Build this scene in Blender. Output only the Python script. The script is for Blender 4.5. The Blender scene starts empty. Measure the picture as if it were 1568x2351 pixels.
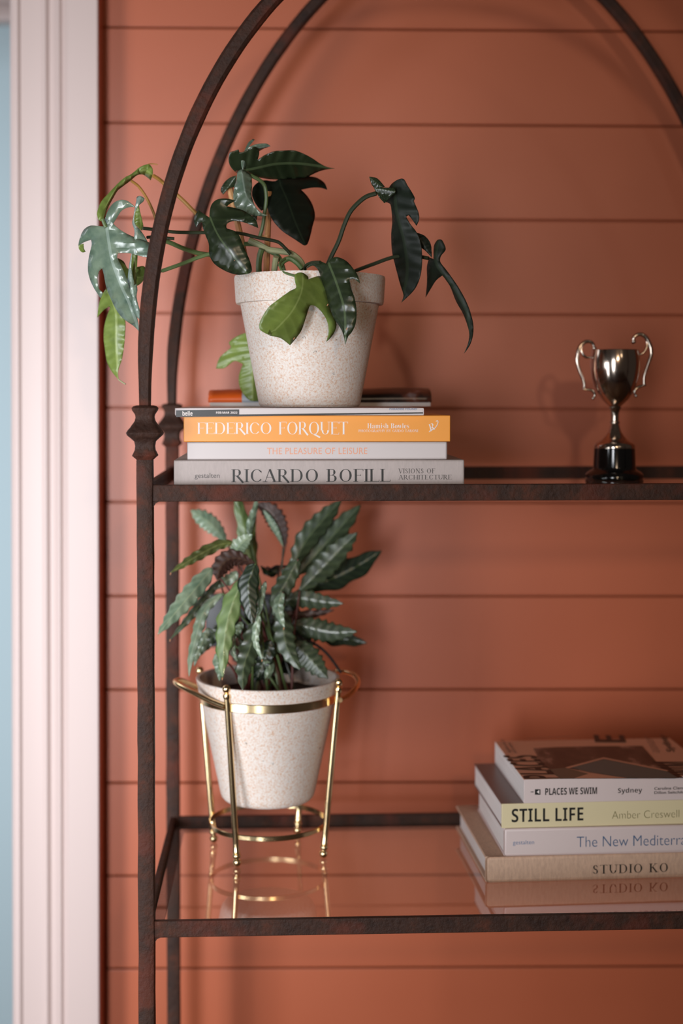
import bpy, bmesh, math, random
from mathutils import Vector, Matrix, noise
from mathutils.geometry import delaunay_2d_cdt
random.seed(7)
SC = bpy.context.scene
COL = SC.collection
# ------------------------------------------------------------------ camera
F_PX = 3265.0; CX = 784.0; CY = 992.42
PIT, YAW, ROL = 0.02536, 0.01804, 0.00307
FWD = Vector((math.sin(YAW)*math.cos(PIT), math.cos(YAW)*math.cos(PIT), -math.sin(PIT)))
RGT = Vector((math.cos(YAW), -math.sin(YAW), 0)); UPV = RGT.cross(FWD)
RGT, UPV = RGT*math.cos(ROL)+UPV*math.sin(ROL), -RGT*math.sin(ROL)+UPV*math.cos(ROL)
cd = bpy.data.cameras.new('camera'); cam = bpy.data.objects.new('camera', cd); COL.objects.link(cam)
cam.matrix_world = Matrix((( RGT.x, UPV.x, -FWD.x, 0), (RGT.y, UPV.y, -FWD.y, 0), (RGT.z, UPV.z, -FWD.z, 0), (0, 0, 0, 1)))
cd.sensor_fit = 'VERTICAL'; cd.sensor_height = 36; cd.sensor_width = 24
cd.lens = F_PX/2351*36; cd.shift_y = -(1175.5-CY)/2351
cd.clip_start = 0.05
cd.dof.use_dof = True; cd.dof.focus_distance = 1.56; cd.dof.aperture_fstop = 2.2
SC.camera = cam
# ------------------------------------------------------------------ world, lights, exposure
SC.view_settings.view_transform = 'Standard'; SC.view_settings.look = 'None'
SC.view_settings.gamma = 1; SC.view_settings.use_curve_mapping = False
SC.view_settings.exposure = 0.0
wd = bpy.data.worlds.new('world'); SC.world = wd; wd.use_nodes = True
wd.node_tree.nodes['Background'].inputs[0].default_value = (0.42, 0.33, 0.28, 1)
wd.node_tree.nodes['Background'].inputs[1].default_value = 0.095

def area(name, loc, target, sx, sy, power, color, spread=180):
    l = bpy.data.lights.new(name, 'AREA'); l.shape = 'RECTANGLE'; l.size = sx; l.size_y = sy
    l.energy = power; l.color = color; l.spread = math.radians(spread)
    o = bpy.data.objects.new(name, l); COL.objects.link(o); o.location = loc
    o.rotation_euler = (Vector(target)-Vector(loc)).to_track_quat('-Z', 'Y').to_euler()
    return o
# daylight through the tall panes of the window on the left
area('window_daylight', (-1.36, 0.62, -0.42), (-0.75, 1.95, -0.40), 0.34, 1.00, 5.2, (0.92, 0.95, 1.0), 100)
area('window_daylight', (-1.52, 0.02, -0.42), (-0.85, 1.95, -0.40), 0.42, 1.00, 7.5, (0.92, 0.95, 1.0), 84)
# the glazed door farther down the room, behind the camera to the left
area('window_daylight', (-0.80, -1.50, -0.20), (-0.72, 1.95, -0.25), 0.45, 1.30, 9.5, (0.92, 0.95, 1.0), 52)
# ceiling spots of the room, high in front of the shelf
area('ceiling_spot', (0.39, -0.75, 0.47), (0.1, 1.95, 0.0), 0.09, 0.09, 6.8, (1.0, 0.72, 0.48))
area('ceiling_spot', (1.10, -0.60, 0.70), (0.4, 1.95, -0.2), 0.06, 0.06, .7, (1.0, 0.78, 0.56))
area('next_room_fill', (-1.25, 2.25, 0.55), (-1.0, 2.8, -0.4), 0.5, 0.5, 3.2, (0.93, 0.95, 1.0))  # added fill for the far wall, its source is unseen

# ------------------------------------------------------------------ helpers
def P(x, y, Y):
    "point of the plane world-Y = Y seen at pixel x, y"
    d = FWD + RGT*((x-CX)/F_PX) - UPV*((y-CY)/F_PX)
    return d*(Y/d.y)
def ray(x, y):
    return FWD + RGT*((x-CX)/F_PX) - UPV*((y-CY)/F_PX)

MATS = {}
def mat(name, base=(.5,.5,.5), rough=.5, metal=0, spec=.5, coat=0, trans=0, build=None, sheen=0):
    m = bpy.data.materials.new(name); m.use_nodes = True
    nt = m.node_tree; b = nt.nodes['Principled BSDF']
    b.inputs['Base Color'].default_value = (*base, 1); b.inputs['Roughness'].default_value = rough
    b.inputs['Metallic'].default_value = metal; b.inputs['Specular IOR Level'].default_value = spec
    b.inputs['Coat Weight'].default_value = coat
    b.inputs['Sheen Weight'].default_value = sheen
    if build: build(nt, b)
    MATS[name] = m; return m
def srgb(r, g, b):
    f = lambda c: (c/255/12.92 if c/255 <= .04045 else ((c/255+.055)/1.055)**2.4)
    return (f(r), f(g), f(b))
def N(nt, t, **k):
    n = nt.nodes.new(t)
    for a, v in k.items():
        if a in n.inputs: n.inputs[a].default_value = v
        else: setattr(n, a, v)
    return n
def noise_tex(nt, scale, detail=4, rough=.6, coord='Object', stretch=None):
    tc = N(nt, 'ShaderNodeTexCoord'); n = N(nt, 'ShaderNodeTexNoise')
    n.inputs['Scale'].default_value = scale; n.inputs['Detail'].default_value = detail; n.inputs['Roughness'].default_value = rough
    if stretch:
        mp = N(nt, 'ShaderNodeMapping'); mp.inputs['Scale'].default_value = stretch
        nt.links.new(tc.outputs[coord], mp.inputs['Vector']); nt.links.new(mp.outputs[0], n.inputs['Vector'])
    else: nt.links.new(tc.outputs[coord], n.inputs['Vector'])
    return n
def ramp(nt, src, stops, interp='LINEAR'):
    r = N(nt, 'ShaderNodeValToRGB'); r.color_ramp.interpolation = interp
    e = r.color_ramp.elements
    while len(e) < len(stops): e.new(.5)
    for i, (p, c) in enumerate(stops):
        e[i].position = p; e[i].color = (*c, 1) if len(c) == 3 else c
    nt.links.new(src, r.inputs[0]); return r
def bump(nt, b, src, strength, dist):
    bp = N(nt, 'ShaderNodeBump'); bp.inputs['Strength'].default_value = strength; bp.inputs['Distance'].default_value = dist
    nt.links.new(src, bp.inputs['Height']); nt.links.new(bp.outputs[0], b.inputs['Normal']); return bp
def mix(nt, fac, a, b_):
    m = N(nt, 'ShaderNodeMix', data_type='RGBA')
    if hasattr(fac, 'links'): nt.links.new(fac, m.inputs[0])
    else: m.inputs[0].default_value = fac
    for k, v in ((6, a), (7, b_)):
        if hasattr(v, 'links'): nt.links.new(v, m.inputs[k])
        else: m.inputs[k].default_value = (*v, 1)
    return m.outputs[2]
def math_(nt, op, a, b_=None, c=None):
    m = N(nt, 'ShaderNodeMath', operation=op)
    for k, v in ((0, a), (1, b_), (2, c)):
        if v is None: continue
        if hasattr(v, 'links'): nt.links.new(v, m.inputs[k])
        else: m.inputs[k].default_value = v
    return m.outputs[0]

# -- materials
def b_wall(nt, b):
    n = noise_tex(nt, 2.5, 3); r = ramp(nt, n.outputs[0], [(.3, srgb(172, 88, 56)), (.7, srgb(178, 94, 62))])
    nt.links.new(r.outputs[0], b.inputs['Base Color'])
    n2 = noise_tex(nt, 260, 3); bump(nt, b, n2.outputs[0], .12, .0006)
mat('wall_paint', rough=.43, spec=.5, build=b_wall)
def b_trim(nt, b):
    n2 = noise_tex(nt, 120, 3); bump(nt, b, n2.outputs[0], .06, .0005)
mat('trim_paint', srgb(196, 177, 172), .45, build=b_trim)
mat('next_room_paint', srgb(160, 178, 184), .8)
def b_iron(nt, b):
    n = noise_tex(nt, 38, 8, .7); n2 = noise_tex(nt, 9, 4)
    c1 = ramp(nt, n.outputs[0], [(.3, srgb(40, 25, 20)), (.52, srgb(60, 38, 29)), (.66, srgb(82, 46, 33)), (.8, srgb(108, 88, 78))])
    c2 = mix(nt, ramp(nt, n2.outputs[0], [(.52, (0, 0, 0)), (.60, (1, 1, 1))]).outputs[0], c1.outputs[0], srgb(96, 44, 30))
    nt.links.new(mix(nt, .55, c1.outputs[0], c2), b.inputs['Base Color'])
    rr = ramp(nt, n.outputs[0], [(.3, (.5,)*3), (.7, (.75,)*3)]); nt.links.new(rr.outputs[0], b.inputs['Roughness'])
    n3 = noise_tex(nt, 160, 5, .65); bump(nt, b, n3.outputs[0], .8, .0022)
mat('rusted_iron', rough=.5, metal=0, spec=.25, build=b_iron)
mat('brass', srgb(244, 216, 168), .2, 1)
mat('tarnished_silver', srgb(196, 180, 166), .15, 1)
mat('black_bakelite', (.004, .004, .004), .12, 0, .6)
def b_pot(nt, b):
    n = noise_tex(nt, 420, 5, .75); n2 = noise_tex(nt, 150, 4, .7); n3 = noise_tex(nt, 60, 2)
    c = ramp(nt, n.outputs[0], [(.36, srgb(232, 226, 221)), (.50, srgb(226, 214, 204)), (.64, srgb(210, 168, 138))])
    d = ramp(nt, n2.outputs[0], [(.29, srgb(70, 48, 34)), (.345, (1, 1, 1))])
    m = N(nt, 'ShaderNodeMix', data_type='RGBA', blend_type='MULTIPLY'); m.inputs[0].default_value = .75
    nt.links.new(c.outputs[0], m.inputs[6]); nt.links.new(d.outputs[0], m.inputs[7])
    nt.links.new(m.outputs[2], b.inputs['Base Color']); bump(nt, b, n.outputs[0], .12, .0006)
mat('speckled_clay', rough=.55, build=b_pot)
def b_soil(nt, b):
    n = noise_tex(nt, 90, 6, .8); r = ramp(nt, n.outputs[0], [(.35, srgb(22, 14, 10)), (.7, srgb(74, 50, 36))])
    nt.links.new(r.outputs[0], b.inputs['Base Color']); bump(nt, b, n.outputs[0], 1, .006)
mat('soil', rough=.95, build=b_soil)
def b_glass(nt, b):
    out = nt.nodes['Material Output']; nt.nodes.remove(b)
    fr = N(nt, 'ShaderNodeFresnel', IOR=1.5); geo = N(nt, 'ShaderNodeNewGeometry')
    front = math_(nt, 'SUBTRACT', 1.0, geo.outputs['Backfacing'])
    fac = math_(nt, 'MINIMUM', math_(nt, 'MULTIPLY', math_(nt, 'MULTIPLY', fr.outputs[0], front), 1.75), .95)
    tr = N(nt, 'ShaderNodeBsdfTransparent'); tr.inputs[0].default_value = (.93, .95, .94, 1)
    gl = N(nt, 'ShaderNodeBsdfGlossy'); gl.inputs['Roughness'].default_value = .012; gl.inputs[0].default_value = (1, 1, 1, 1)
    mx = N(nt, 'ShaderNodeMixShader'); nt.links.new(fac, mx.inputs[0]); nt.links.new(tr.outputs[0], mx.inputs[1]); nt.links.new(gl.outputs[0], mx.inputs[2])
    nt.links.new(mx.outputs[0], out.inputs[0])
mat('shelf_glass', build=b_glass)
def leaf_build(base, vein, dark, wav=40, chev=0.0, light=None):
    def f(nt, b):
        uv = N(nt, 'ShaderNodeUVMap'); sep = N(nt, 'ShaderNodeSeparateXYZ'); nt.links.new(uv.outputs[0], sep.inputs[0])
        av = math_(nt, 'ABSOLUTE', sep.outputs[1])
        n = noise_tex(nt, 45, 4); c = mix(nt, ramp(nt, n.outputs[0], [(.35, (0,)*3), (.7, (1,)*3)]).outputs[0], base, dark)
        s = math_(nt, 'SINE', math_(nt, 'MULTIPLY', math_(nt, 'SUBTRACT', sep.outputs[0], math_(nt, 'MULTIPLY', av, .28)), wav))
        s01 = math_(nt, 'POWER', math_(nt, 'MULTIPLY_ADD', s, .5, .5), 6 if not chev else 1.5)
        c = mix(nt, math_(nt, 'MULTIPLY', s01, chev if chev else .07), c, light or vein)
        mid = math_(nt, 'LESS_THAN', av, .02)
        c = mix(nt, math_(nt, 'MULTIPLY', mid, .35 if chev else .4), c, vein)
        nt.links.new(c, b.inputs['Base Color'])
        bump(nt, b, s, .12, .0008)
        b.inputs['Subsurface Weight'].default_value = 0
    return f
mat('leaf_deep', rough=.30, spec=.55, build=leaf_build(srgb(42, 52, 32), srgb(104, 122, 84), srgb(30, 40, 24)))
mat('leaf_sheen_tint', rough=.30, spec=.9, coat=.3, build=leaf_build(srgb(116, 133, 112), srgb(170, 186, 176), srgb(78, 100, 86)))  # window sheen is lightened into this base colour
mat('leaf_fresh', rough=.36, build=leaf_build(srgb(116, 134, 62), srgb(164, 178, 108), srgb(94, 112, 52)))
mat('leaf_olive', rough=.38, build=leaf_build(srgb(92, 102, 50), srgb(160, 164, 96), srgb(70, 74, 42), 60))
mat('leaf_black_green', rough=.5, spec=.3, build=leaf_build(srgb(24, 32, 23), srgb(50, 62, 44), srgb(17, 24, 16)))
mat('calathea_top', rough=.42, spec=.9, coat=.12, build=leaf_build(srgb(56, 70, 46), srgb(128, 140, 94), srgb(40, 52, 34), 44, .32, srgb(88, 102, 70)))
mat('calathea_sheen_tint', rough=.38, spec=.9, coat=.15, build=leaf_build(srgb(128, 142, 116), srgb(176, 186, 140), srgb(84, 110, 88), 44, .3, srgb(150, 170, 144)))  # pale base carries the leaves' silvery gloss as colour
mat('calathea_green', rough=.38, spec=.8, coat=.15, build=leaf_build(srgb(98, 120, 66), srgb(172, 186, 128), srgb(78, 100, 54), 40, .35, srgb(136, 158, 104)))
mat('calathea_dark', rough=.32, build=leaf_build(srgb(30, 42, 28), srgb(96, 112, 62), srgb(22, 32, 22), 60, .3, srgb(50, 64, 40)))
mat('calathea_under', rough=.5, build=leaf_build(srgb(66, 40, 30), srgb(104, 78, 48), srgb(44, 24, 20), 60, .3, srgb(84, 56, 42)))
mat('stem_green', srgb(86, 106, 62), .45); mat('stem_dark', srgb(40, 48, 28), .45)
mat('stem_pale', srgb(158, 160, 120), .55); mat('stem_yellow', srgb(170, 124, 58), .5)
mat('stem_purple', srgb(92, 42, 36), .5); mat('dry_twig', srgb(34, 22, 18), .8); mat('dry_tip', srgb(186, 130, 92), .7)
def b_bamboo(nt, b):
    n = noise_tex(nt, 20, 4, .6, stretch=(6, 6, 1)); r = ramp(nt, n.outputs[0], [(.35, srgb(168, 104, 58)), (.65, srgb(208, 156, 102))])
    nt.links.new(r.outputs[0], b.inputs['Base Color'])
mat('bamboo', rough=.6, build=b_bamboo)
def cloth(base, amt=.12, sc=1400):
    def f(nt, b):
        n = noise_tex(nt, sc*.25, 3, .7, stretch=(1, 1, .25)); d = tuple(c*(1-amt*2) for c in base)
        r = ramp(nt, n.outputs[0], [(.35, d), (.65, base)]); nt.links.new(r.outputs[0], b.inputs['Base Color'])
        bump(nt, b, n.outputs[0], .2, .0004)
    return f
mat('cloth_grey', rough=.8, build=cloth(srgb(188, 176, 172), .05))
mat('cloth_beige', rough=.85, build=cloth(srgb(205, 172, 148), .1))
mat('paper_white', srgb(212, 203, 202), .5); mat('cover_white', srgb(205, 196, 195), .45)
mat('cover_orange', srgb(240, 158, 62), .4); mat('cover_yellow', srgb(218, 205, 166), .45)
mat('cover_dark', srgb(20, 19, 19), .4); mat('cover_brownish', srgb(112, 92, 88), .35); mat('cover_peach', srgb(232, 178, 148), .45)
mat('cover_blush', srgb(212, 196, 193), .45)
def b_pages(nt, b):
    n = noise_tex(nt, 1, 2, .6, stretch=(2, 2, 2600)); r = ramp(nt, n.outputs[0], [(.4, srgb(196, 190, 186)), (.6, srgb(232, 228, 226))])
    nt.links.new(r.outputs[0], b.inputs['Base Color'])
mat('page_edges', rough=.7, build=b_pages)
mat('ink_black', srgb(18, 18, 16), .5); mat('ink_grey', srgb(86, 80, 78), .5); mat('ink_blue', srgb(58, 92, 128), .5)
mat('ink_light_blue', srgb(96, 120, 156), .5)
mat('ink_peach', srgb(232, 162, 130), .5); mat('ink_white', srgb(236, 226, 222), .5); mat('ink_olive', srgb(104, 96, 52), .5)
mat('print_teal', srgb(60, 104, 106), .4); mat('print_orange', srgb(226, 98, 30), .4); mat('print_sky', srgb(178, 186, 196), .4)
mat('print_grey_green', srgb(96, 96, 82), .4)
def b_rock(nt, b):
    n = noise_tex(nt, 22, 4, .6, stretch=(1, .6, 1)); r = ramp(nt, n.outputs[0], [(.42, srgb(34, 24, 20)), (.54, srgb(72, 54, 44)), (.62, srgb(176, 140, 124))])
    nt.links.new(r.outputs[0], b.inputs['Base Color'])
mat('print_rock', rough=.4, build=b_rock)
def b_mag(nt, b):
    n = noise_tex(nt, 34, 3, .6); r = ramp(nt, n.outputs[0], [(.38, srgb(26, 20, 18)), (.52, srgb(54, 38, 34)), (.62, srgb(96, 54, 40)), (.74, srgb(132, 122, 124))])
    nt.links.new(r.outputs[0], b.inputs['Base Color'])
mat('print_dark_scene', rough=.3, build=b_mag)
mat('socket_plastic', srgb(40, 40, 44), .45)
def b_floor(nt, b):
    n = noise_tex(nt, 3, 6, .6, stretch=(1, 14, 1)); r = ramp(nt, n.outputs[0], [(.35, srgb(96, 64, 42)), (.65, srgb(134, 94, 62))])
    nt.links.new(r.outputs[0], b.inputs['Base Color'])
mat('floor_wood', rough=.45, build=b_floor)

# -- object creation
def link(name, me, parent=None, M=None, label=None):
    o = bpy.data.objects.new(name, me); COL.objects.link(o)
    if parent is not None: o.parent = parent
    if M is not None: o.matrix_basis = M
    if label: o['label'] = label
    return o
def finish(bm, name, m, parent=None, M=None, smooth=True, label=None, recalc=True, inv=None, ang=38):
    if recalc: bmesh.ops.recalc_face_normals(bm, faces=bm.faces)
    if inv is not None: bmesh.ops.transform(bm, matrix=inv, verts=bm.verts)
    me = bpy.data.meshes.new(name); bm.to_mesh(me); bm.free()
    for mm in (m if isinstance(m, (list, tuple)) else [m]): me.materials.append(MATS[mm])
    if smooth:
        for p in me.polygons: p.use_smooth = True
        try: me.set_sharp_from_angle(angle=math.radians(ang))
        except Exception: pass
    return link(name, me, parent, M, label)
def empty(name, loc, label, cat, group=None, rot=None):
    o = bpy.data.objects.new(name, None); COL.objects.link(o); o.empty_display_size = .03
    if rot is not None: o.matrix_basis = rot
    else: o.location = loc
    o['label'] = label; o['category'] = cat
    if group: o['group'] = group
    return o
def box(bm, x0, x1, y0, y1, z0, z1, bev=0, seg=2, mi=0):
    vs = [bm.verts.new(v) for v in [(x0,y0,z0),(x1,y0,z0),(x1,y1,z0),(x0,y1,z0),(x0,y0,z1),(x1,y0,z1),(x1,y1,z1),(x0,y1,z1)]]
    fs = [bm.faces.new([vs[i] for i in q]) for q in [(0,3,2,1),(4,5,6,7),(0,1,5,4),(1,2,6,5),(2,3,7,6),(3,0,4,7)]]
    for f in fs: f.material_index = mi
    if bev:
        es = list({e for f in fs for e in f.edges})
        bmesh.ops.bevel(bm, geom=es, offset=bev, segments=seg, affect='EDGES', profile=.5)
def catmull(pts, n=6, closed=False, sharp=75):
    pts = [Vector(p) for p in pts]; L = len(pts); T = []
    for i in range(L):
        a = pts[i-1] if (closed or i > 0) else pts[i]; c = pts[(i+1) % L] if (closed or i < L-1) else pts[i]
        t = (c-a)*.5
        if closed or 0 < i < L-1:
            u, w = pts[i]-a, c-pts[i]
            if u.length > 0 and w.length > 0 and u.angle(w) > math.radians(sharp): t = t*0
            else: t = t.normalized()*min(t.length, u.length*1.1, w.length*1.1) if t.length else t
        T.append(t)
    out = []
    for i in range(L if closed else L-1):
        j = (i+1) % L; p0, p1, m0, m1 = pts[i], pts[j], T[i], T[j]
        for k in range(n):
            s = k/n; h = (2*s**3-3*s**2+1, s**3-2*s**2+s, -2*s**3+3*s**2, s**3-s**2)
            out.append(p0*h[0]+m0*h[1]+p1*h[2]+m1*h[3])
    if not closed: out.append(pts[-1])
    return out
def tube(bm, pts, r, seg=10, cap=True, closed=False, flat=None):
    "pts Vectors; r number or list"
    n = len(pts); rs = r if isinstance(r, (list, tuple)) else [r]*n
    rings = []; prev = None
    for i, p in enumerate(pts):
        if closed: t = (pts[(i+1) % n]-pts[i-1])
        else: t = pts[min(i+1, n-1)]-pts[max(i-1, 0)]
        t.normalize()
        if prev is None:
            a = Vector((0, 1, 0)) if abs(t.y) < .9 else Vector((1, 0, 0)); u = a-t*a.dot(t); u.normalize()
        else:
            u = prev-t*prev.dot(t); u.normalize()
        prev = u; w = t.cross(u)
        rings.append([bm.verts.new(p+(u*math.cos(2*math.pi*k/seg)+w*math.sin(2*math.pi*k/seg))*rs[i]) for k in range(seg)])
    m = n if closed else n-1
    for i in range(m):
        A, B = rings[i], rings[(i+1) % n]
        for k in range(seg):
            bm.faces.new((A[k], A[(k+1) % seg], B[(k+1) % seg], B[k]))
    if cap and not closed:
        bm.faces.new(rings[0][::-1]); bm.faces.new(rings[-1])
def lathe(bm, prof, seg=48, cx=0, cy=0, cz=0, cap0=False, cap1=False, square=0, mi=0):
    rings = []
    for r, z in prof:
        ring = []
        for k in range(seg):
            a = 2*math.pi*k/seg
            if square:
                c, s = math.cos(a), math.sin(a); q = (abs(c)**square+abs(s)**square)**(-1/square); x, y = c*q*r, s*q*r
            else: x, y = math.cos(a)*r, math.sin(a)*r
            ring.append(bm.verts.new((cx+x, cy+y, cz+z)))
        rings.append(ring)
    for A, B in zip(rings, rings[1:]):
        for k in range(seg):
            f = bm.faces.new((A[k], A[(k+1) % seg], B[(k+1) % seg], B[k])); f.material_index = mi
    if cap0: bm.faces.new(rings[0][::-1]).material_index = mi
    if cap1: bm.faces.new(rings[-1]).material_index = mi
def struct(o): o['kind'] = 'structure'; return o

# ------------------------------------------------------------------ the room
W = 2.0; PL0 = 0.51132; PITCH = 0.13208; FLOOR = -1.36
CT = .055
XC = P(226.5, 1175, W-CT).x            # right edge of the casing
bm = bmesh.new(); box(bm, XC-.015, 2.3, W+.0035, W+.10, FLOOR, 1.45); wall = struct(finish(bm, 'wall_back', 'wall_paint', smooth=False))
bm = bmesh.new(); box(bm, XC-.012, 2.3, W-.006, W+.004, -PITCH/2+.0011, PITCH/2-.0011, .0014, 2)
me = None
for i in range(-8, 15):
    zc = PL0-PITCH*(i+.5)
    if zc-PITCH/2 < FLOOR: continue
    if me is None:
        o = finish(bm, 'plank', 'wall_paint', wall, Matrix.Translation((0, 0, zc)), ang=15); me = o.data
    else: link('plank', me, wall, Matrix.Translation((0, 0, zc)))
# casing profile, x measured leftwards from the right edge in photograph columns
prof = [(226.5, 0), (226.5, 20), (224.5, 22), (157, 22), (146, 17.5), (144, 16.5), (138, 20.5), (135, 20), (126, 15), (117, 12.5), (114, 12.5), (106, 17.5), (103, 17.5), (95, 14.5),
        (51, 14.5), (49, 14.8), (43, 18.5), (40, 18.5), (30, 15), (23, 9), (22, 0), (22, -100)]
bm = bmesh.new(); rows = []
for z in (FLOOR, .60):
    rows.append([bm.verts.new((XC-(226.5-x)*.000597, W-(d*.001+(CT-.022 if i_ > 0 else 0)), z)) for i_, (x, d) in enumerate(prof)])
for i in range(len(prof)-1): bm.faces.new((rows[0][i], rows[0][i+1], rows[1][i+1], rows[1][i]))
bk = [bm.verts.new((XC, W+.1, z)) for z in (FLOOR, .60)]
bm.faces.new((bk[0], rows[0][0], rows[1][0], bk[1])); bm.faces.new((rows[0][-1], bk[0], bk[1], rows[1][-1]))
bm.faces.new(rows[1]+[bk[1]]); bm.faces.new([bk[0]]+rows[0][::-1])
tr_ = struct(finish(bm, 'trim_1', ['trim_paint', 'wall_paint'], ang=15))
for p in tr_.data.polygons:      # wall colour stands in for the shade on the side return
    if p.normal.x > .9 and p.center.x > XC-.002: p.material_index = 1
XJ = XC-(226.5-22)*.000597
bm = bmesh.new(); box(bm, XJ-1.0, XC, W-CT, W+.1, .60, .74, .003); struct(finish(bm, 'trim_2', 'trim_paint'))
bm = bmesh.new(); box(bm, XJ-1.0, XC+.0, W-.0, W+.1, .74, 1.45); struct(finish(bm, 'wall_above_door', 'wall_paint', smooth=False))
# the next room seen through the doorway
bm = bmesh.new(); box(bm, -3, XC+.5, 2.8, 2.9, FLOOR, 1.45); struct(finish(bm, 'wall_far', 'next_room_paint', smooth=False))
zt = P(10, 50, 2.77).z
bm = bmesh.new(); box(bm, -3, XC+.5, 2.76, 2.8, zt, zt+.035, .004); box(bm, -3, XC+.5, 2.775, 2.8, zt+.035, zt+.3, .004); struct(finish(bm, 'trim_3', 'trim_paint'))
bm = bmesh.new(); box(bm, -4, 3, -3.0, 4.3, FLOOR-.05, FLOOR); struct(finish(bm, 'floor', 'floor_wood', smooth=False))

# ------------------------------------------------------------------ the iron shelf
OX, S_, T_, D, ZU, ZL = -.18052, .00308, -.0258, .37772, -.09434, -.55925
EX = Vector((math.cos(T_)*math.cos(S_), -math.sin(T_), math.sin(S_))).normalized(); EZ = Vector((-math.sin(S_), 0, math.cos(S_))); EZ = (EZ-EX*EZ.dot(EX)).normalized(); EY = EZ.cross(EX)
SM = Matrix(((EX.x, EY.x, EZ.x, OX), (EX.y, EY.y, EZ.y, 1.5), (EX.z, EY.z, EZ.z, 0), (0, 0, 0, 1)))
SI = SM.inverted()
SW = .777; HB = .0086; ZF = FLOOR
shelf = empty('iron_shelf', None, 'tall rusted iron etagere with rounded arches and glass shelves against the terracotta wall', 'shelf', rot=SM)
IR = 'rusted_iron'
def jitter(bm, a):
    for v in bm.verts:
        v.co += noise.noise_vector(v.co*26)*a
def collar_bm(sq=7):
    k = .000459
    pr = [(19, 0), (22, 3), (29, 9), (26.5, 14), (23, 21), (22, 30), (24, 40), (33, 48), (40, 54), (41.5, 59), (38.5, 64), (33, 70), (28, 77), (23, 84), (21, 92), (22, 98), (28, 107), (29.5, 112), (26, 116), (19, 118)]
    bm = bmesh.new(); lathe(bm, [(r*k, z*k*1.06) for r, z in pr], 40, cap0=True, cap1=True, square=sq); return bm
cmesh = None
for px, py in ((0, 0), (SW, 0), (0, D), (SW, D)):
    bm = bmesh.new(); n = 40; z0 = ZF+.0; z1 = -.0665
    vs = []
    for i in range(n+1):
        z = z0+(z1-z0)*i/n
        vs.append(z)
    box(bm, px-HB, px+HB, py, py+2*HB, z0-.0, z1, .0022, 2)
    bmesh.ops.subdivide_edges(bm, edges=[e for e in bm.edges if abs(e.verts[0].co.z-e.verts[1].co.z) > .5], cuts=60)
    jitter(bm, .0007)
    p = finish(bm, 'post', IR, shelf)
    if cmesh is None:
        c = finish(collar_bm(), 'collar', IR, p, Matrix.Translation((px, py+HB, -.0678))); cmesh = c.data
    else: link('collar', cmesh, p, Matrix.Translation((px, py+HB, -.0678)))
def arch(y, b, n, th=.0080):
    bm = bmesh.new(); a = SW/2; pts = []
    M_ = 96
    for i in range(M_+1):
        t = math.pi*i/M_; c, s = math.cos(t), math.sin(t)
        x = a-a*math.copysign(abs(c)**(2/n), c); z = .012+b*abs(s)**(2/n)
        pts.append(Vector((x, y+HB, z)))
    # even spacing
    L = [0]
    for i in range(M_): L.append(L[-1]+(pts[i+1]-pts[i]).length)
    q = []
    K = 130
    for k in range(K+1):
        d = L[-1]*k/K; i = max(j for j in range(M_+1) if L[j] <= d+1e-9); i = min(i, M_-1)
        f = (d-L[i])/(L[i+1]-L[i]+1e-12); q.append(pts[i].lerp(pts[i+1], f))
    q = [Vector((0, y+HB, -.012))]+q+[Vector((SW, y+HB, -.012))]
    rings = []
    for i, p in enumerate(q):
        t = (q[min(i+1, len(q)-1)]-q[max(i-1, 0)]).normalized(); nrm = Vector((-t.z, 0, t.x))
        d = min(i, len(q)-1-i); w = th*(1 if d > 5 else .74+.052*d)*(1+.05*noise.noise(p*30)); hy = w*1.0; c = w*.62
        off = [(-w, -c), (-c, -hy), (c, -hy), (w, -c), (w, c), (c, hy), (-c, hy), (-w, c)]
        rings.append([bm.verts.new(p+nrm*u+Vector((0, v, 0))) for u, v in off])
    for A, B in zip(rings, rings[1:]):
        for k in range(8): bm.faces.new((A[k], A[(k+1) % 8], B[(k+1) % 8], B[k]))
    bm.faces.new(rings[0]); bm.faces.new(rings[-1][::-1])
    finish(bm, 'arch', IR, shelf)
arch(0, .520, 2.1); arch(D, .615, 1.8)
def rail_x(y0, zt, sgn):
    bm = bmesh.new(); yb = y0+.002 if sgn > 0 else y0
    box(bm, HB-.001, SW-HB+.001, yb, yb+.007, zt-.0178, zt, .0012, 2)
    ya, ybb = (yb+.006, yb+.019) if sgn > 0 else (yb-.012, yb+.001)
    box(bm, HB, SW-HB, ya, ybb, zt-.0178, zt-.0135)
    for xx, d in ((HB-.0005, 1), (SW-HB+.0005, -1)):      # weld fillet under each end
        vs = [(xx, zt-.017), (xx+d*.008, zt-.0172), (xx+d*.003, zt-.0195), (xx, zt-.0245)]
        A = [bm.verts.new((x, yb+.001, z)) for x, z in vs]; B = [bm.verts.new((x, yb+.006, z)) for x, z in vs]
        bm.faces.new(A); bm.faces.new(B[::-1])
        for k in range(4): bm.faces.new((A[k], B[k], B[(k+1) % 4], A[(k+1) % 4]))
    finish(bm, 'rail', IR, shelf, ang=15)
def rail_y(x0, zt, sgn):
    bm = bmesh.new(); xa = x0-.0035
    box(bm, xa, xa+.007, 2*HB-.001, D+.001, zt-.0178, zt, .0012, 2)
    x1, x2 = (xa+.006, xa+.019) if sgn > 0 else (xa-.012, xa+.001)
    box(bm, x1, x2, 2*HB, D, zt-.0178, zt-.0135)
    finish(bm, 'rail', IR, shelf, ang=15)
for zt in (ZU, ZL):
    rail_x(0, zt, 1); rail_x(D, zt, -1); rail_y(0, zt, 1); rail_y(SW, zt, -1)
    bm = bmesh.new(); box(bm, .0045, SW-.0045, .0095, D-.0005, zt-.0135, zt-.0085)
    for v in bm.verts:      # clip the pane corners clear of the posts
        pass
    finish(bm, 'glass_pane', 'shelf_glass', shelf, smooth=False)
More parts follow.
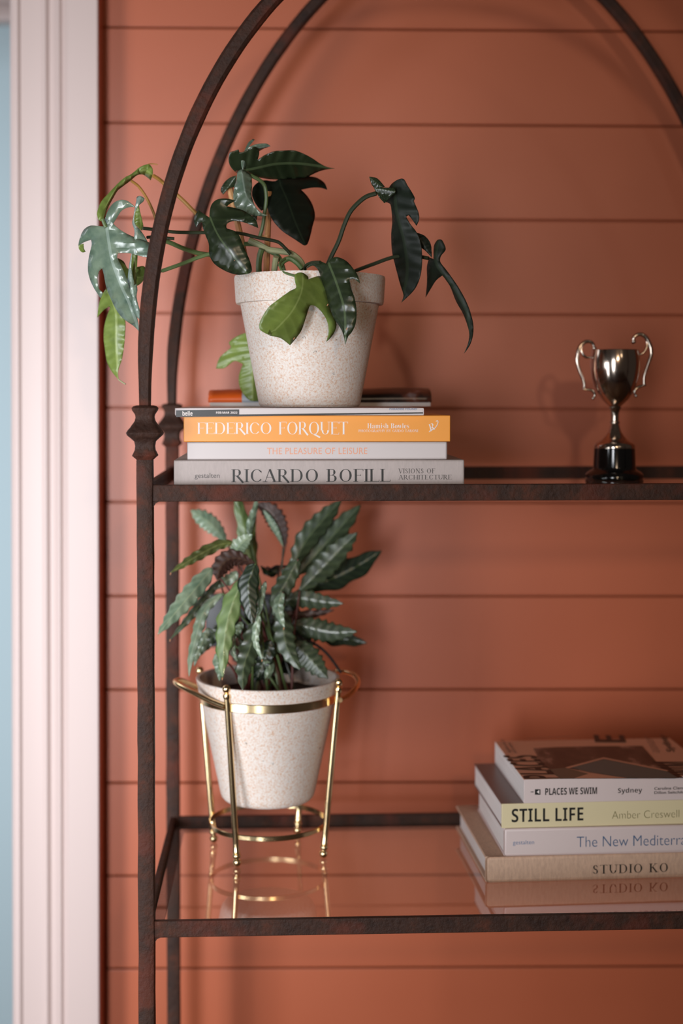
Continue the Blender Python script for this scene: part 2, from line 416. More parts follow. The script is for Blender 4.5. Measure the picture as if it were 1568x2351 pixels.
GU, GL = ZU-.0085, ZL-.0085      # glass tops in shelf space

# ------------------------------------------------------------------ leaves
CROP = {'P': (1, 0, 0), 'L': (4.355, 170, 360), 'U': (4.3556, 430, 300), 'C': (2.851, 560, 380), 'A': (3.136, 150, 280),
        'K': (2.8, 340, 1130), 'M': (5.6, 380, 1140), 'N': (5.227, 600, 1140), 'O': (5.807, 350, 1300), 'T': (5.444, 1280, 740)}
def cv(tag, pts):
    s, ox, oy = CROP[tag]; return [(p[0]/s+ox, p[1]/s+oy) for p in pts]
def on_mid(mid, x, y):
    best = None; acc = 0; tot = sum(math.dist(a, b) for a, b in zip(mid, mid[1:]))
    for a, b in zip(mid, mid[1:]):
        dx, dy = b[0]-a[0], b[1]-a[1]; L = math.hypot(dx, dy)
        t = max(0, min(1, ((x-a[0])*dx+(y-a[1])*dy)/(L*L))); qx, qy = a[0]+dx*t, a[1]+dy*t
        d = math.hypot(x-qx, y-qy); s = math.copysign(d, dx*(y-a[1])-dy*(x-a[0]))
        if best is None or d < best[0]: best = (d, (acc+t*L)/tot, s)
        acc += L
    return best[1], best[2], tot
def patch(bm, uvl, tag, outline, mid, Y0, Y1, fold=0.000135, tilt=0, bow=0, rip=.0008, nrip=9, mi=0, step=None):
    ol = cv(tag, outline); md = cv(tag, mid)
    md = [tuple(v) for v in catmull([(a, b) for a, b in md], 5)]
    poly = catmull(ol, 4, True)
    xs = [p.x for p in poly]; ys = [p.y for p in poly]
    st = step or max(3.0, min(max(xs)-min(xs), max(ys)-min(ys))/14)
    pv = [Vector((p.x, p.y)) for p in poly]; n = len(pv)
    def inside(x, y):
        c = False; j = n-1
        for i in range(n):
            if (pv[i].y > y) != (pv[j].y > y) and x < (pv[j].x-pv[i].x)*(y-pv[i].y)/(pv[j].y-pv[i].y)+pv[i].x: c = not c
            j = i
        return c
    pts = list(pv); y = min(ys)+st/2; r = 0
    while y < max(ys):
        x = min(xs)+(st/2 if r % 2 else 0)
        while x < max(xs):
            if inside(x, y) and min((q-Vector((x, y))).length_squared for q in pv) > (st*.45)**2: pts.append(Vector((x, y)))
            x += st
        y += st*.87; r += 1
    res = delaunay_2d_cdt(pts, [], [list(range(n))], 1, 1e-4)
    V, Fc = res[0], res[2]; bv = []; uv = []
    ph = random.uniform(0, 6)
    for p in V:
        t, s, tot = on_mid(md, p.x, p.y); a = abs(s)
        Y = Y0+(Y1-Y0)*t+bow*math.sin(math.pi*t)+fold*a*(1-.2*min(1, a/120))+tilt*s
        Y += rip*math.sin((t*nrip*1.0-a/tot*3.0)*2*math.pi)*min(1, a/14)+.0016*noise.noise(Vector((p.x*.03, p.y*.03, ph)))
        bv.append(bm.verts.new(P(p.x, p.y, Y))); uv.append((t, s/tot*1.6))
    for f in Fc:
        try: face = bm.faces.new([bv[i] for i in f])
        except ValueError: continue
        face.material_index = mi
        for l, i in zip(face.loops, f): l[uvl].uv = uv[i]
def leaf(parent, patches, mats, label=None, name='leaf', thick=.0006, inv=None):
    bm = bmesh.new(); uvl = bm.loops.layers.uv.new('UVMap')
    for pt in patches: patch(bm, uvl, **pt)
    o = finish(bm, name, mats, parent, label=label, inv=inv)
    md = o.modifiers.new('thickness', 'SOLIDIFY'); md.thickness = thick; md.offset = 0
    for p in o.data.polygons: p.use_smooth = True
    return o
def stem(parent, tag, pts, Ys, r0, r1=None, m='stem_green', name='stem', inv=None):
    q = cv(tag, pts); n = len(q)
    if not isinstance(Ys, (list, tuple)): Ys = [Ys, Ys]
    ys = [Ys[0]+(Ys[-1]-Ys[0])*i/(n-1) for i in range(n)] if len(Ys) != n else Ys
    w = catmull([P(a, b, y) for (a, b), y in zip(q, ys)], 6); r1 = r1 or r0
    bm = bmesh.new(); tube(bm, w, [r0+(r1-r0)*i/(len(w)-1) for i in range(len(w))], 8)
    return finish(bm, name, m, parent, inv=inv)

# ------------------------------------------------------------------ books
def S2W(a, b, h): return SM @ Vector((a, b, h))
def text_mesh(s, off=0.0, spacing=1.0):
    c = bpy.data.curves.new('t', 'FONT'); c.body = s; c.offset = off; c.space_character = spacing; c.resolution_u = 4; c.fill_mode = 'FRONT'
    o = bpy.data.objects.new('t', c); COL.objects.link(o); bpy.context.view_layer.update()
    me = bpy.data.meshes.new_from_object(o.evaluated_get(bpy.context.evaluated_depsgraph_get()))
    bpy.data.objects.remove(o); bpy.data.curves.remove(c); return me
def serif(s):
    o = ''
    for ch in s:
        if 'A' <= ch <= 'Z': o += chr(0x1D400+ord(ch)-65)
        elif 'a' <= ch <= 'z': o += chr(0x1D41A+ord(ch)-97)
        else: o += ch
    return o
def bold(s):
    o = ''
    for ch in s:
        if 'A' <= ch <= 'Z': o += chr(0x1D5D4+ord(ch)-65)
        elif 'a' <= ch <= 'z': o += chr(0x1D5EE+ord(ch)-97)
        elif '0' <= ch <= '9': o += chr(0x1D7EC+ord(ch)-48)
        else: o += ch
    return o
def hit(M, x, y, plane='front', h=0):
    "local point where the pixel's ray meets the thing's front (local y=0) or top (local z=h) plane"
    I = M.inverted(); o = I @ Vector((0, 0, 0)); d = (I.to_3x3() @ ray(x, y))
    t = -o.y/d.y if plane == 'front' else (h-o.z)/d.z
    return o+d*t
GL_ = {}
def _g():
    T, H = 1, 0      # thick / hair
    def v(x, t=T, s=1): return [('l', x, 0, x, 1, t)]+([('s', x, 0), ('s', x, 1)] if s else [])
    pi = math.pi
    GL_.update({
     'I': (.26, v(.13)),
     'L': (.62, v(.14)+[('l', .14, 0, .60, 0, H), ('w', .60, 0, 1)]),
     'F': (.60, v(.14)+[('l', .14, 1, .58, 1, H), ('w', .58, 1, -1), ('l', .14, .52, .44, .52, H), ('m', .44, .52)]),
     'E': (.64, v(.14)+[('l', .14, 1, .58, 1, H), ('w', .58, 1, -1), ('l', .14, .52, .44, .52, H), ('m', .44, .52), ('l', .14, 0, .62, 0, H), ('w', .62, 0, 1)]),
     'T': (.68, v(.34, T, 0)+[('s', .34, 0), ('l', .03, 1, .65, 1, H), ('w', .65, 1, -1), ('w', .03, 1, -1)]),
     'H': (.80, v(.14)+v(.66)+[('l', .14, .5, .66, .5, H)]),
     'N': (.80, v(.14, H)+v(.66, H)+[('l', .14, 1, .66, 0, T)]),
     'U': (.78, [('l', .14, .32, .14, 1, T), ('s', .14, 1), ('l', .66, .32, .66, 1, H), ('s', .66, 1), ('a', .40, .32, .26, .32, pi, 2*pi)]),
     'V': (.76, [('l', .10, 1, .38, 0, T), ('l', .38, 0, .66, 1, H), ('s', .10, 1), ('s', .66, 1)]),
     'A': (.78, [('l', .10, 0, .38, 1, H), ('l', .38, 1, .68, 0, T), ('l', .21, .36, .56, .36, H), ('s', .10, 0), ('s', .68, 0)]),
     'K': (.76, v(.14)+[('l', .14, .42, .58, 1, H), ('l', .30, .60, .66, 0, T), ('s', .58, 1), ('s', .67, 0)]),
     'O': (.86, [('a', .43, .5, .36, .5, 0, 2*pi)]),
     'Q': (.86, [('a', .43, .5, .36, .5, 0, 2*pi), ('l', .44, .02, .86, -.24, T)]),
     'C': (.78, [('a', .43, .5, .36, .5, .22*pi, 1.78*pi), ('w', .70, .86, -1)]),
     'G': (.84, [('a', .43, .5, .36, .5, .22*pi, 1.72*pi), ('l', .70, .05, .70, .42, T), ('s', .70, .42)]),
     'D': (.82, v(.14)+[('l', .14, 1, .38, 1, H), ('l', .14, 0, .38, 0, H), ('a', .38, .5, .36, .5, -pi/2, pi/2)]),
     'B': (.68, v(.14)+[('l', .14, 1, .34, 1, H), ('l', .14, 0, .36, 0, H), ('l', .14, .52, .36, .52, H), ('a', .34, .76, .20, .24, -pi/2, pi/2), ('a', .36, .26, .25, .26, -pi/2, pi/2)]),
     'P': (.64, v(.14)+[('l', .14, 1, .34, 1, H), ('l', .14, .46, .34, .46, H), ('a', .34, .73, .23, .27, -pi/2, pi/2)]),
     'R': (.74, v(.14)+[('l', .14, 1, .34, 1, H), ('l', .14, .48, .36, .48, H), ('a', .34, .74, .22, .26, -pi/2, pi/2), ('l', .34, .48, .70, -.06, T)]),
     'S': (.58, [('a', .28, .75, .19, .25, .15*pi, 1.42*pi), ('a', .29, .26, .21, .26, -.88*pi, .45*pi), ('l', .20, .55, .38, .47, T), ('w', .46, .86, -1), ('w', .09, .12, 1)]),
     'Y': (.74, [('l', .10, 1, .36, .46, T), ('l', .36, .46, .62, 1, H), ('l', .36, .46, .36, 0, T), ('s', .10, 1), ('s', .62, 1), ('s', .36, 0)]),
     'M': (.96, v(.12, H)+v(.82)+[('l', .12, 1, .46, 0, T), ('l', .46, 0, .82, 1, H)]),
     ' ': (.36, [])})
_g()
def stroke_mesh(s, tw=.115, th=.028, sw=.085, gap=.04):
    bm = bmesh.new(); X = 0
    def quad(p):
        vs = [bm.verts.new((a, b, 0)) for a, b in p]; f = bm.faces.new(vs)
        bm.normal_update()
        if f.normal.z < 0: f.normal_flip()
    for ch in s:
        w, prims = GL_[ch]
        for p in prims:
            if p[0] == 'l':
                _, x0, y0, x1, y1, t = p; k = (tw if t else th)/2
                y0 = y0+(th/2 if y0 == 0 and y0 == y1 else 0)-(th/2 if y0 == 1 and y0 == y1 else 0); y1 = y0 if p[2] == p[4] else y1
                dx, dy = x1-x0, y1-y0; L = math.hypot(dx, dy); nx, ny = -dy/L*k, dx/L*k
                quad([(X+x0+nx, y0+ny), (X+x0-nx, y0-ny), (X+x1-nx, y1-ny), (X+x1+nx, y1+ny)])
            elif p[0] == 's':
                y = p[2]; a, b = (y, y+th) if y < .5 else (y-th, y); e = sw+tw/2
                quad([(X+p[1]-e, a), (X+p[1]+e, a), (X+p[1]+e*.96, b), (X+p[1]-e*.96, b)])
            elif p[0] == 'w':
                d = p[3]; quad([(X+p[1]-.03, p[2]), (X+p[1]+.008, p[2]), (X+p[1]+.008, p[2]+d*.17), (X+p[1]-.012, p[2]+d*.15)])
            elif p[0] == 'm':
                quad([(X+p[1]-.03, p[2]), (X+p[1], p[2]-.09), (X+p[1]+.006, p[2]), (X+p[1], p[2]+.09)])
            else:
                _, cx, cy, rx, ry, a0, a1 = p; n = max(8, int((a1-a0)*7)); pr = None
                for i in range(n+1):
                    a = a0+(a1-a0)*i/n; t = th+(tw*1.05-th)*abs(math.cos(a))**1.6
                    o = (X+cx+rx*math.cos(a), cy+ry*math.sin(a)); q = (X+cx+(rx-t)*math.cos(a), cy+(ry-t)*math.sin(a)) if rx > t else (X+cx, cy)
                    if pr: quad([pr[0], o, q, pr[1]])
                    pr = (o, q)
        X += w+gap
    me = bpy.data.meshes.new('t'); bm.to_mesh(me); bm.free(); return me
def lettering(parent, M, s, x0, x1, yt, yb, ink, off=0.0, spacing=1.0, dep=.0002, rot=0, dy=0.0, slope=0.0, name='lettering', font=None):
    "letters whose bounding box fills the pixel box x0..x1, yt..yb on the spine"
    me = stroke_mesh(s, **font) if font is not None else text_mesh(s, off, spacing); xs = [v.co.x for v in me.vertices]; ys = [v.co.y for v in me.vertices]
    if rot:
        R = Matrix.Rotation(rot, 4, 'Z'); me.transform(R); xs = [v.co.x for v in me.vertices]; ys = [v.co.y for v in me.vertices]
    a = hit(M, x0, yb); b = hit(M, x1, yt); ya = a.z
    b2 = hit(M, x1, yb); b1 = hit(M, x0, yt)
    zb0, zb1, hh = a.z, b2.z, (b1.z-a.z)
    bx0, bx1, by0, by1 = min(xs), max(xs), min(ys), max(ys)
    for v in me.vertices:
        u = (v.co.x-bx0)/(bx1-bx0); w = (v.co.y-by0)/(by1-by0)
        v.co = Vector((a.x+(b2.x-a.x)*u, -dep-dy, zb0+hh*w))
    bm = bmesh.new(); bm.from_mesh(me); bpy.data.meshes.remove(me)
    return finish(bm, name, ink, parent, smooth=False, recalc=False)
def book(label, M, w, d, t, cover, hard=True, group='stacked books', name='book', board=.0025, inset=.003, spine=None, round_=0.0015, top=None):
    "local x = along the spine, y = away from the spine, z = thickness"
    root = empty(name, None, label, 'magazine' if name == 'magazine' else 'book', group, rot=M)
    bm = bmesh.new(); mats = [cover] + ([spine] if spine else []) + ([top] if top else [])
    bd = board if hard else .0006
    box(bm, 0, w, 0.0015, d, 0, bd, bd*.3); box(bm, 0, w, 0.0015, d, t-bd, t, bd*.3)
    n0 = len(bm.faces)
    if top:
        for f in bm.faces:
            if f.calc_center_median().z > t-bd*1.01: f.material_index = mats.index(top)
    box(bm, 0, w, 0, .003 if hard else .0012, 0, t, min(round_, t*.3), 3)
    if spine:
        bm.faces.ensure_lookup_table()
        for f in bm.faces[n0:]: f.material_index = 1
    finish(bm, 'cover', mats, root, ang=15)
    i = inset if hard else .0002
    bm = bmesh.new(); box(bm, i, w-i, .0016, d-i, bd*.9, t-bd*.9); finish(bm, 'page_block', 'page_edges', root, smooth=False)
    return root
def bookM(world, yaw):
    R = SM.to_3x3().to_4x4() @ Matrix.Rotation(yaw, 4, 'Z'); return Matrix.Translation(world) @ R
def front_thick(x, ytop, ybot, Y): return (P(x, ytop, Y)-P(x, ybot, Y)).length
# upper stack
GR1 = 'books and magazines under the philodendron'
def up_book(xl, xr, Y, t, zloc, label, d, cover, yaw=0, **k):
    pl = SI @ P(xl, 1000, Y); pr = SI @ P(xr, 1000, Y+.02)
    a = pl.x; b = (SI @ P(xl, 1000, Y)).y; wv = S2W(a, b, zloc); M = bookM(wv, yaw)
    # width so that the right end lands on column xr
    I = M.inverted(); o = I @ Vector((0, 0, 0)); dr = I.to_3x3() @ ray(xr, 1000); w = (o+dr*(-o.y/dr.y)).x
    return book(label, M, w, d, t-.0002, cover, group=GR1, **k), M, zloc+t
z = GU
def zat(y, x, Y): return (SI @ P(x, y, Y)).z
t1 = zat(1056, 700, 1.525)-z
B1, M1, z = up_book(398.5, 1066, 1.522, t1, z, 'thick grey cloth-bound architecture book with large black serif title, lowest of the upper shelf stack', .262, 'cloth_grey', round_=.002)
t2 = zat(1014.5, 700, 1.53)-z
B2, M2, z = up_book(429.5, 1026.5, 1.527, t2, z, 'plain white book with faint peach spine capitals, directly beneath the orange book', .25, 'cover_white', round_=.002)
t3 = zat(953.5, 700, 1.53)-z
B3, M3, z = up_book(421.5, 1034, 1.529, t3, z, 'bright orange book with white serif title on its spine, on the upper shelf', .25, 'cover_orange', round_=.001)
t4 = zat(936.5, 700, 1.526)-z
B4, M4, z = up_book(401.5, 973, 1.522, t4, z, 'thin magazine with half black half white spine lying on the orange book', .268, 'paper_white', hard=False, name='magazine')
ZM = z
lettering(B1, M1, 'gestalten', 447, 504, 1086, 1101, 'ink_grey')
lettering(B1, M1, 'RICARDO BOFILL', 531, 896, 1077, 1109.5, 'ink_black', font=dict(tw=.125, th=.036))
lettering(B1, M1, 'VISIONS OF', 914, 999, 1075.5, 1087, 'ink_grey', font=dict(tw=.13, th=.05))
lettering(B1, M1, 'ARCHITECTURE', 914, 1037, 1090, 1102, 'ink_grey', font=dict(tw=.13, th=.05))
lettering(B2, M2, 'THE PLEASURE OF LEISURE', 613, 843, 1028, 1043, 'ink_peach', .0, 1.05)
lettering(B3, M3, 'FEDERICO', 453, 623, 970, 999, 'ink_white', font=dict(tw=.12, th=.026, sw=.045, gap=-.03))
lettering(B3, M3, 'FORQUET', 640, 799, 968.5, 1006, 'ink_white', font=dict(tw=.12, th=.026, sw=.045, gap=-.03))
lettering(B3, M3, serif('Hamish Bowles'), 843, 939, 972, 983.5, 'ink_white', -.01)
lettering(B3, M3, 'PHOTOGRAPHY BY GUIDO TARONI', 823, 960, 986, 992.5, 'ink_white', font=dict(tw=.13, th=.06))
lettering(B3, M3, serif('R'), 983, 1000, 972, 991, 'ink_white', -.015, rot=math.radians(20))
def flat_poly(parent, M, pts, ink, dep=.0002, name='print', plane='front', h=0):
    bm = bmesh.new(); q = [hit(M, x, y, plane, h) for x, y in pts]
    for v in q:
        if plane == 'front': v.y = -dep
        else: v.z = h+dep
    vs = [bm.verts.new(v) for v in q]; f = bm.faces.new(vs)
    bm.normal_update()
    want = Vector((0, -1, 0)) if plane == 'front' else Vector((0, 0, 1))
    if f.normal.dot(want) < 0: f.normal_flip()
    bmesh.ops.triangulate(bm, faces=[f])
    return finish(bm, name, ink, parent, smooth=False, recalc=False)
def flourish(parent, M, pts, ink, r):
    bm = bmesh.new(); w = catmull([hit(M, x, y) for x, y in pts], 6); tube(bm, w, r, 6); finish(bm, 'print', ink, parent)
flourish(B3, M3, [(985, 992), (989, 988), (997, 984), (1003, 977), (1006, 969), (1004, 965), (1001, 968)], 'ink_white', .0005)
# the magazine's black spine portion and its lettering
flat_poly(B4, M4, [(404, 942), (549, 940), (549, 956), (404, 957.5)], 'cover_dark', .0002)
flat_poly(B4, M4, [(549, 951.5), (971, 946.5), (971, 949.5), (549, 956)], 'cover_dark', .0002)
lettering(B4, M4, bold('belle'), 419, 442, 943.5, 954.5, 'ink_white', dy=.0002)
lettering(B4, M4, bold('FEB/MAR 2022'), 496, 545, 945, 949.8, 'ink_white', dy=.0002)
lettering(B4, M4, 'PARADISE FOUND', 894, 957, 937.2, 941.5, 'ink_light_blue', dy=.0002)
# second magazine with a lifted, curling cover behind the pot
def curled_mag():
    Yf = 1.735; a = P(478, 930, Yf); zb = ZM+.0004
    la = SI @ P(478, 930, Yf); lb = SI @ P(992, 930, Yf)
    M = bookM(S2W(la.x, la.y, zb), 0); w = lb.x-la.x
    root = empty('magazine', None, 'magazine with orange and dark curling cover lying behind the white pot', 'magazine', GR1, rot=M)
    bm = bmesh.new(); box(bm, .002, w-.001, .002, .062, 0, .006); finish(bm, 'page_block', 'page_edges', root, smooth=False)
    bm = bmesh.new(); nx, ny = 40, 10; g = []
    zl = (SI @ P(500, 920.5, Yf)).z-zb+.009; zr = (SI @ P(960, 908.5, Yf)).z-zb+.005
    for j in range(ny+1):
        row = []
        for i in range(nx+1):
            u = i/nx; v = j/ny
            h = (zl+(zr-zl)*u)*(1+.06*math.sin(u*9))
            zz = .006+(h+.004-.006)*math.sin(v*math.pi/2)**.6 if v > 0 else .0045
            row.append(bm.verts.new((w*u, .0+.060*v**1.8, zz)))
        g.append(row)
    for j in range(ny):
        for i in range(nx):
            f = bm.faces.new((g[j][i], g[j][i+1], g[j+1][i+1], g[j+1][i])); u = i/nx
            f.material_index = 0 if u < .135 else (1 if u < .66 else 2)
    o = finish(bm, 'cover', ['print_orange', 'print_sky', 'print_dark_scene'], root)
    s = o.modifiers.new('thickness', 'SOLIDIFY'); s.thickness = .0006; s.offset = 1
curled_mag()

# lower stack, seen from its left end
GR2 = 'books stacked at the right of the lower shelf'
def low_book(fl, bl, Y, t, zloc, w, label, cover, trim=0.0, **k):
    "fl, bl: pixels of the front-left and back-left corners of the top face"
    base = SI @ P(fl[0], 1900, Y)
    # top plane height
    M0 = Matrix.Translation(S2W(0, 0, 0)) @ SM.to_3x3().to_4x4(); h = zloc+t
    def top(x, y):
        I = SI; o = I @ Vector((0, 0, 0)); d = I.to_3x3() @ ray(x, y); return o+d*((h-o.z)/d.z)
    A, B = top(*fl), top(*bl); dv = B-A; yaw = math.atan2(-dv.x, dv.y); dep = min(dv.length, .236)-trim
    M = bookM(S2W(A.x, A.y, zloc), yaw)
    return book(label, M, w, dep, t, cover, group=GR2, **k), M, h, A
z = GL
def thick(x, ytop, ybase, Y): return (P(x, ytop, Y)-P(x, ybase, Y)).length
C1, N1, z, A1 = low_book((1115, 1967.5), (1047, 1849), 1.65, thick(1115, 1968, 2026, 1.65), z, .345, 'wide beige linen book with black serif title, bottom of the lower shelf stack', 'cloth_beige', trim=.0, board=.003, inset=.005, round_=.004)
C2, N2, z, A2 = low_book((1157, 1903), (1097, 1804), 1.65, thick(1150, 1903, 1965.5, 1.655), z, .31, 'white book with blue title lettering on the beige linen book', 'cover_blush', board=.0025, inset=.0015, round_=.003)
C3, N3, z, A3 = low_book((1152, 1846), (1089, 1753), 1.65, thick(1150, 1846, 1901.5, 1.655), z, .285, 'pale yellow book with bold black title, brown top, under the swimming book', 'cover_brownish', board=.002, inset=.001, spine='cover_yellow', round_=.0006)
C4, N4, z, A4 = low_book((1203, 1790), (1136, 1702), 1.65, thick(1200, 1790, 1844.5, 1.655), z, .232, 'white-spined swimming guide with peach cover and pool picture, top of the lower shelf stack', 'cover_blush', hard=False, top='cover_peach', round_=.0006)
TP4 = (N4.inverted() @ S2W(0, 0, 0)).z; 
t4b = z-(z-thick(1200, 1790, 1844.5, 1.655)); h4 = thick(1200, 1790, 1844.5, 1.655)
lettering(C1, N1, 'STUDIO KO', 1361, 1533, 1986, 2007, 'ink_black', font=dict(tw=.125, th=.045, gap=.10))
lettering(C2, N2, 'gestalten', 1177.5, 1226, 1929.5, 1942, 'ink_light_blue', -.004)
lettering(C2, N2, 'The New Mediterranean', 1324, 1632, 1921, 1945, 'ink_blue', -.012)
lettering(C3, N3, bold('STILL LIFE'), 1174.5, 1339, 1857, 1888, 'ink_black', -.006)
lettering(C3, N3, 'Amber Creswell Bell', 1405, 1600, 1862.5, 1880, 'ink_olive', -.02)
lettering(C4, N4, bold('PLACES WE SWIM'), 1251.5, 1370.5, 1809.5, 1825.5, 'ink_black', .0)
lettering(C4, N4, bold('Sydney'), 1418.5, 1474, 1809, 1824, 'ink_black', -.01)
lettering(C4, N4, 'Caroline Clements', 1502, 1588, 1807, 1813.5, 'ink_black', .01)
lettering(C4, N4, 'Dillon Seitchik-Reardon', 1502, 1612, 1816.5, 1823, 'ink_black', .01)
flat_poly(C4, N4, [(1228, 1812), (1240.5, 1812), (1240.5, 1824.5), (1228, 1824.5)], 'ink_black')
flat_poly(C4, N4, [(1232, 1818), (1238, 1813.5), (1238, 1822.5)], 'ink_white', .0004)
flat_poly(C4, N4, [(1218, 1817.5), (1225, 1817), (1225, 1819), (1218, 1819)], 'ink_black')
# cover print of the top book (crop scale 3.5, offset 1120,1660)
def Q(pts): return [(x/3.5+1120, y/3.5+1660) for x, y in pts]
def top_print(pts, ink, dep, name='print'): return flat_poly(C4, N4, Q(pts), ink, dep, name, 'top', h4)
top_print([(365, 205), (560, 195), (870, 188), (1240, 185), (1350, 310), (1420, 330), (1570, 440), (1500, 447), (580, 450), (520, 380), (440, 350)], 'print_rock', .0003, 'cover_picture')
top_print([(480, 375), (620, 362), (820, 410), (800, 445), (585, 450)], 'print_grey_green', .0005)
top_print([(690, 448), (830, 405), (1120, 446)], 'cover_peach', .0006)
top_print([(620, 362), (930, 280), (1450, 385), (1440, 392), (930, 292), (650, 368), (830, 408), (815, 414)], 'cover_peach', .0007)
top_print([(660, 362), (930, 295), (1440, 392), (1530, 445), (1120, 446), (840, 400)], 'print_teal', .0006)
def top_text(s, pts, ink, off=0.0):
    "letters laid on the cover; pts = pixel corners bottom-left, bottom-right, top-left of the text box"
    me = text_mesh(s, off); xs = [v.co.x for v in me.vertices]; ys = [v.co.y for v in me.vertices]
    a, b, c = [hit(N4, x, y, 'top', h4) for x, y in Q(pts)]
    for v in me.vertices:
        u = (v.co.x-min(xs))/(max(xs)-min(xs)); w = (v.co.y-min(ys))/(max(ys)-min(ys))
        v.co = Vector((a.x+(b.x-a.x)*u+(c.x-a.x)*w, a.y+(b.y-a.y)*u+(c.y-a.y)*w, h4+.0005))
    bm = bmesh.new(); bm.from_mesh(me); bpy.data.meshes.remove(me)
    return finish(bm, 'lettering', ink, C4, smooth=False, recalc=False)
top_text(bold('PLACES'), [(580, 450), (385, 262), (292, 450)], 'ink_black')
top_text(bold('E'), [(1112, 158), (1092, 100), (862, 156)], 'ink_black')
top_text(bold('SWIM'), [(1790, 448), (1590, 315), (1505, 446)], 'ink_black')
top_text('Sydney', [(1525, 235), (1440, 98), (1440, 232)], 'ink_black', .012)
top_text('The best beaches,\nrock pools and\nharbour baths', [(1385, 240), (1305, 105), (1330, 240)], 'ink_grey')
top_text('A guide to the city\nand its waters', [(235, 245), (165, 135), (160, 240)], 'ink_grey')
top_text('Caroline Clements & Dillon Seitchik-Reardon', [(310, 130), (680, 112), (312, 122)], 'ink_grey')

# ------------------------------------------------------------------ potted philodendron on the upper shelf
def potted(name, label, cat, prof_o, prof_i, cx, cy, z0, soil_r, soil_z):
    root = empty(name, (cx, cy, z0), label, cat)
    bm = bmesh.new(); lathe(bm, prof_o+prof_i, 72, cap0=True, cap1=True); finish(bm, 'pot', 'speckled_clay', root)
    bm = bmesh.new(); R = 7; rings = []
    c = bm.verts.new((0, 0, soil_z+.004))
    for j in range(1, R+1):
        rings.append([bm.verts.new((math.cos(a)*soil_r*j/R, math.sin(a)*soil_r*j/R, soil_z+.004*noise.noise(Vector((math.cos(a)*j, math.sin(a)*j, 3)))+.003*(1-j/R))) for a in [2*math.pi*k/40 for k in range(40)]])
    for k in range(40): bm.faces.new((c, rings[0][k], rings[0][(k+1) % 40]))
    for A, B in zip(rings, rings[1:]):
        for k in range(40): bm.faces.new((A[k], B[k], B[(k+1) % 40], A[(k+1) % 40]))
    finish(bm, 'soil', 'soil', root)
    return root
PY = 1.64
pb = P(714, 937.5, PY-.058); pt_ = P(711, 640, PY); PX = P(711, 780, PY).x
zb = (SM @ Vector((0, 0, ZM))).z + EX.z*((PX-OX))+.0006
H = P(711, 636, PY-.0).z+.000-zb
Rr = .0868
o_ = [(.0555, 0), (.0585, .0025), (.0590, .006), (.0795, H-.0335), (.0797, H-.0318), (.0843, H-.0315), (.0852, H-.029), (.0868, H-.003), (.0862, H)]
i_ = [(.0800, H), (.0790, H-.003), (.0740, H-.035), (.0560, .012), (.0, .012)]
phi = potted('potted_philodendron', 'split-leaf philodendron spilling from a white speckled clay pot on the magazines', 'plant', o_, i_[:-1], PX, PY, zb, .0762, H-.016)
phi_inv = Matrix.Translation((-PX, -PY, -zb))
FK = dict(inv=phi_inv)
# left cascade
leaf(phi, [dict(tag='L', outline=[(322,700),(312,640),(318,590),(350,520),(400,458),(470,430),(540,445),(612,503),(545,505),(475,540),(425,615),(392,668),(440,715),(520,765),(600,803),(690,835),(765,868),(772,930),(752,1012),(650,988),(560,965),(480,960),(438,968),(432,1010),(470,1085),(520,1200),(560,1330),(600,1480),(630,1600),(655,1748),(595,1690),(500,1622),(430,1540),(360,1400),(320,1290),(300,1180),(282,1115),(248,1150),(232,1230),(250,1320),(287,1362),(265,1412),(200,1312),(155,1210),(140,1120),(150,1000),(178,880),(172,830),(110,850),(60,880),(43,888),(60,810),(100,730),(160,690),(230,690)],
     mid=[(325,690),(350,860),(385,1050),(470,1280),(560,1480),(655,1748)], Y0=1.585, Y1=1.605, fold=0.000202, tilt=.0003, bow=-.018, rip=.0026, nrip=7)], 'leaf_sheen_tint', 'large blue-green leaf with window sheen in its colour')
leaf(phi, [dict(tag='L', outline=[(45,884),(95,868),(100,920),(117,948),(80,955),(50,922)], mid=[(45,880),(110,950)], Y0=1.60, Y1=1.605, fold=0.000045)], 'leaf_fresh')
leaf(phi, [dict(tag='L', outline=[(242,622),(230,560),(270,450),(340,370),(420,285),(500,212),(580,168),(660,102),(742,74),(782,112),(787,170),(766,234),(730,202),(680,176),(625,186),(560,240),(480,300),(432,340),(380,430),(332,520),(302,600),(292,642),(268,642)],
     mid=[(290,640),(330,480),(430,310),(570,200),(700,130),(770,170)], Y0=1.585, Y1=1.63, fold=0.000405, tilt=.0005, rip=.001)], 'leaf_fresh', 'arched light green young leaf')
leaf(phi, [dict(tag='L', outline=[(625,440),(630,402),(665,392),(706,416),(692,448),(652,482),(622,530),(600,610),(612,680),(660,730),(720,820),(755,900),(772,958),(735,948),(680,915),(640,895),(598,900),(585,960),(572,1080),(590,1200),(605,1285),(622,1270),(634,1330),(625,1400),(645,1490),(672,1580),(668,1637),(600,1560),(550,1400),(535,1290),(545,1150),(560,1040),(580,950),(574,870),(602,800),(605,730),(584,662),(595,600),(608,520)],
     mid=[(660,400),(605,560),(620,740),(600,880),(560,1150),(590,1400),(668,1637)], Y0=1.575, Y1=1.585, fold=0.000540, tilt=.0004, bow=-.006, rip=.0012)], 'leaf_sheen_tint', 'narrow twisted leaf with sheen in its colour')
leaf(phi, [dict(tag='L', outline=[(648,486),(660,545),(680,630),(692,690),(680,740),(640,705),(606,660),(610,560),(630,505)], mid=[(650,486),(670,730)], Y0=1.588, Y1=1.60, fold=0.000090),
           dict(tag='L', outline=[(594,898),(632,893),(634,1000),(628,1150),(622,1282),(602,1285),(574,1150),(578,1000)], mid=[(615,900),(605,1280)], Y0=1.59, Y1=1.59, fold=0.000225)], 'leaf_fresh')
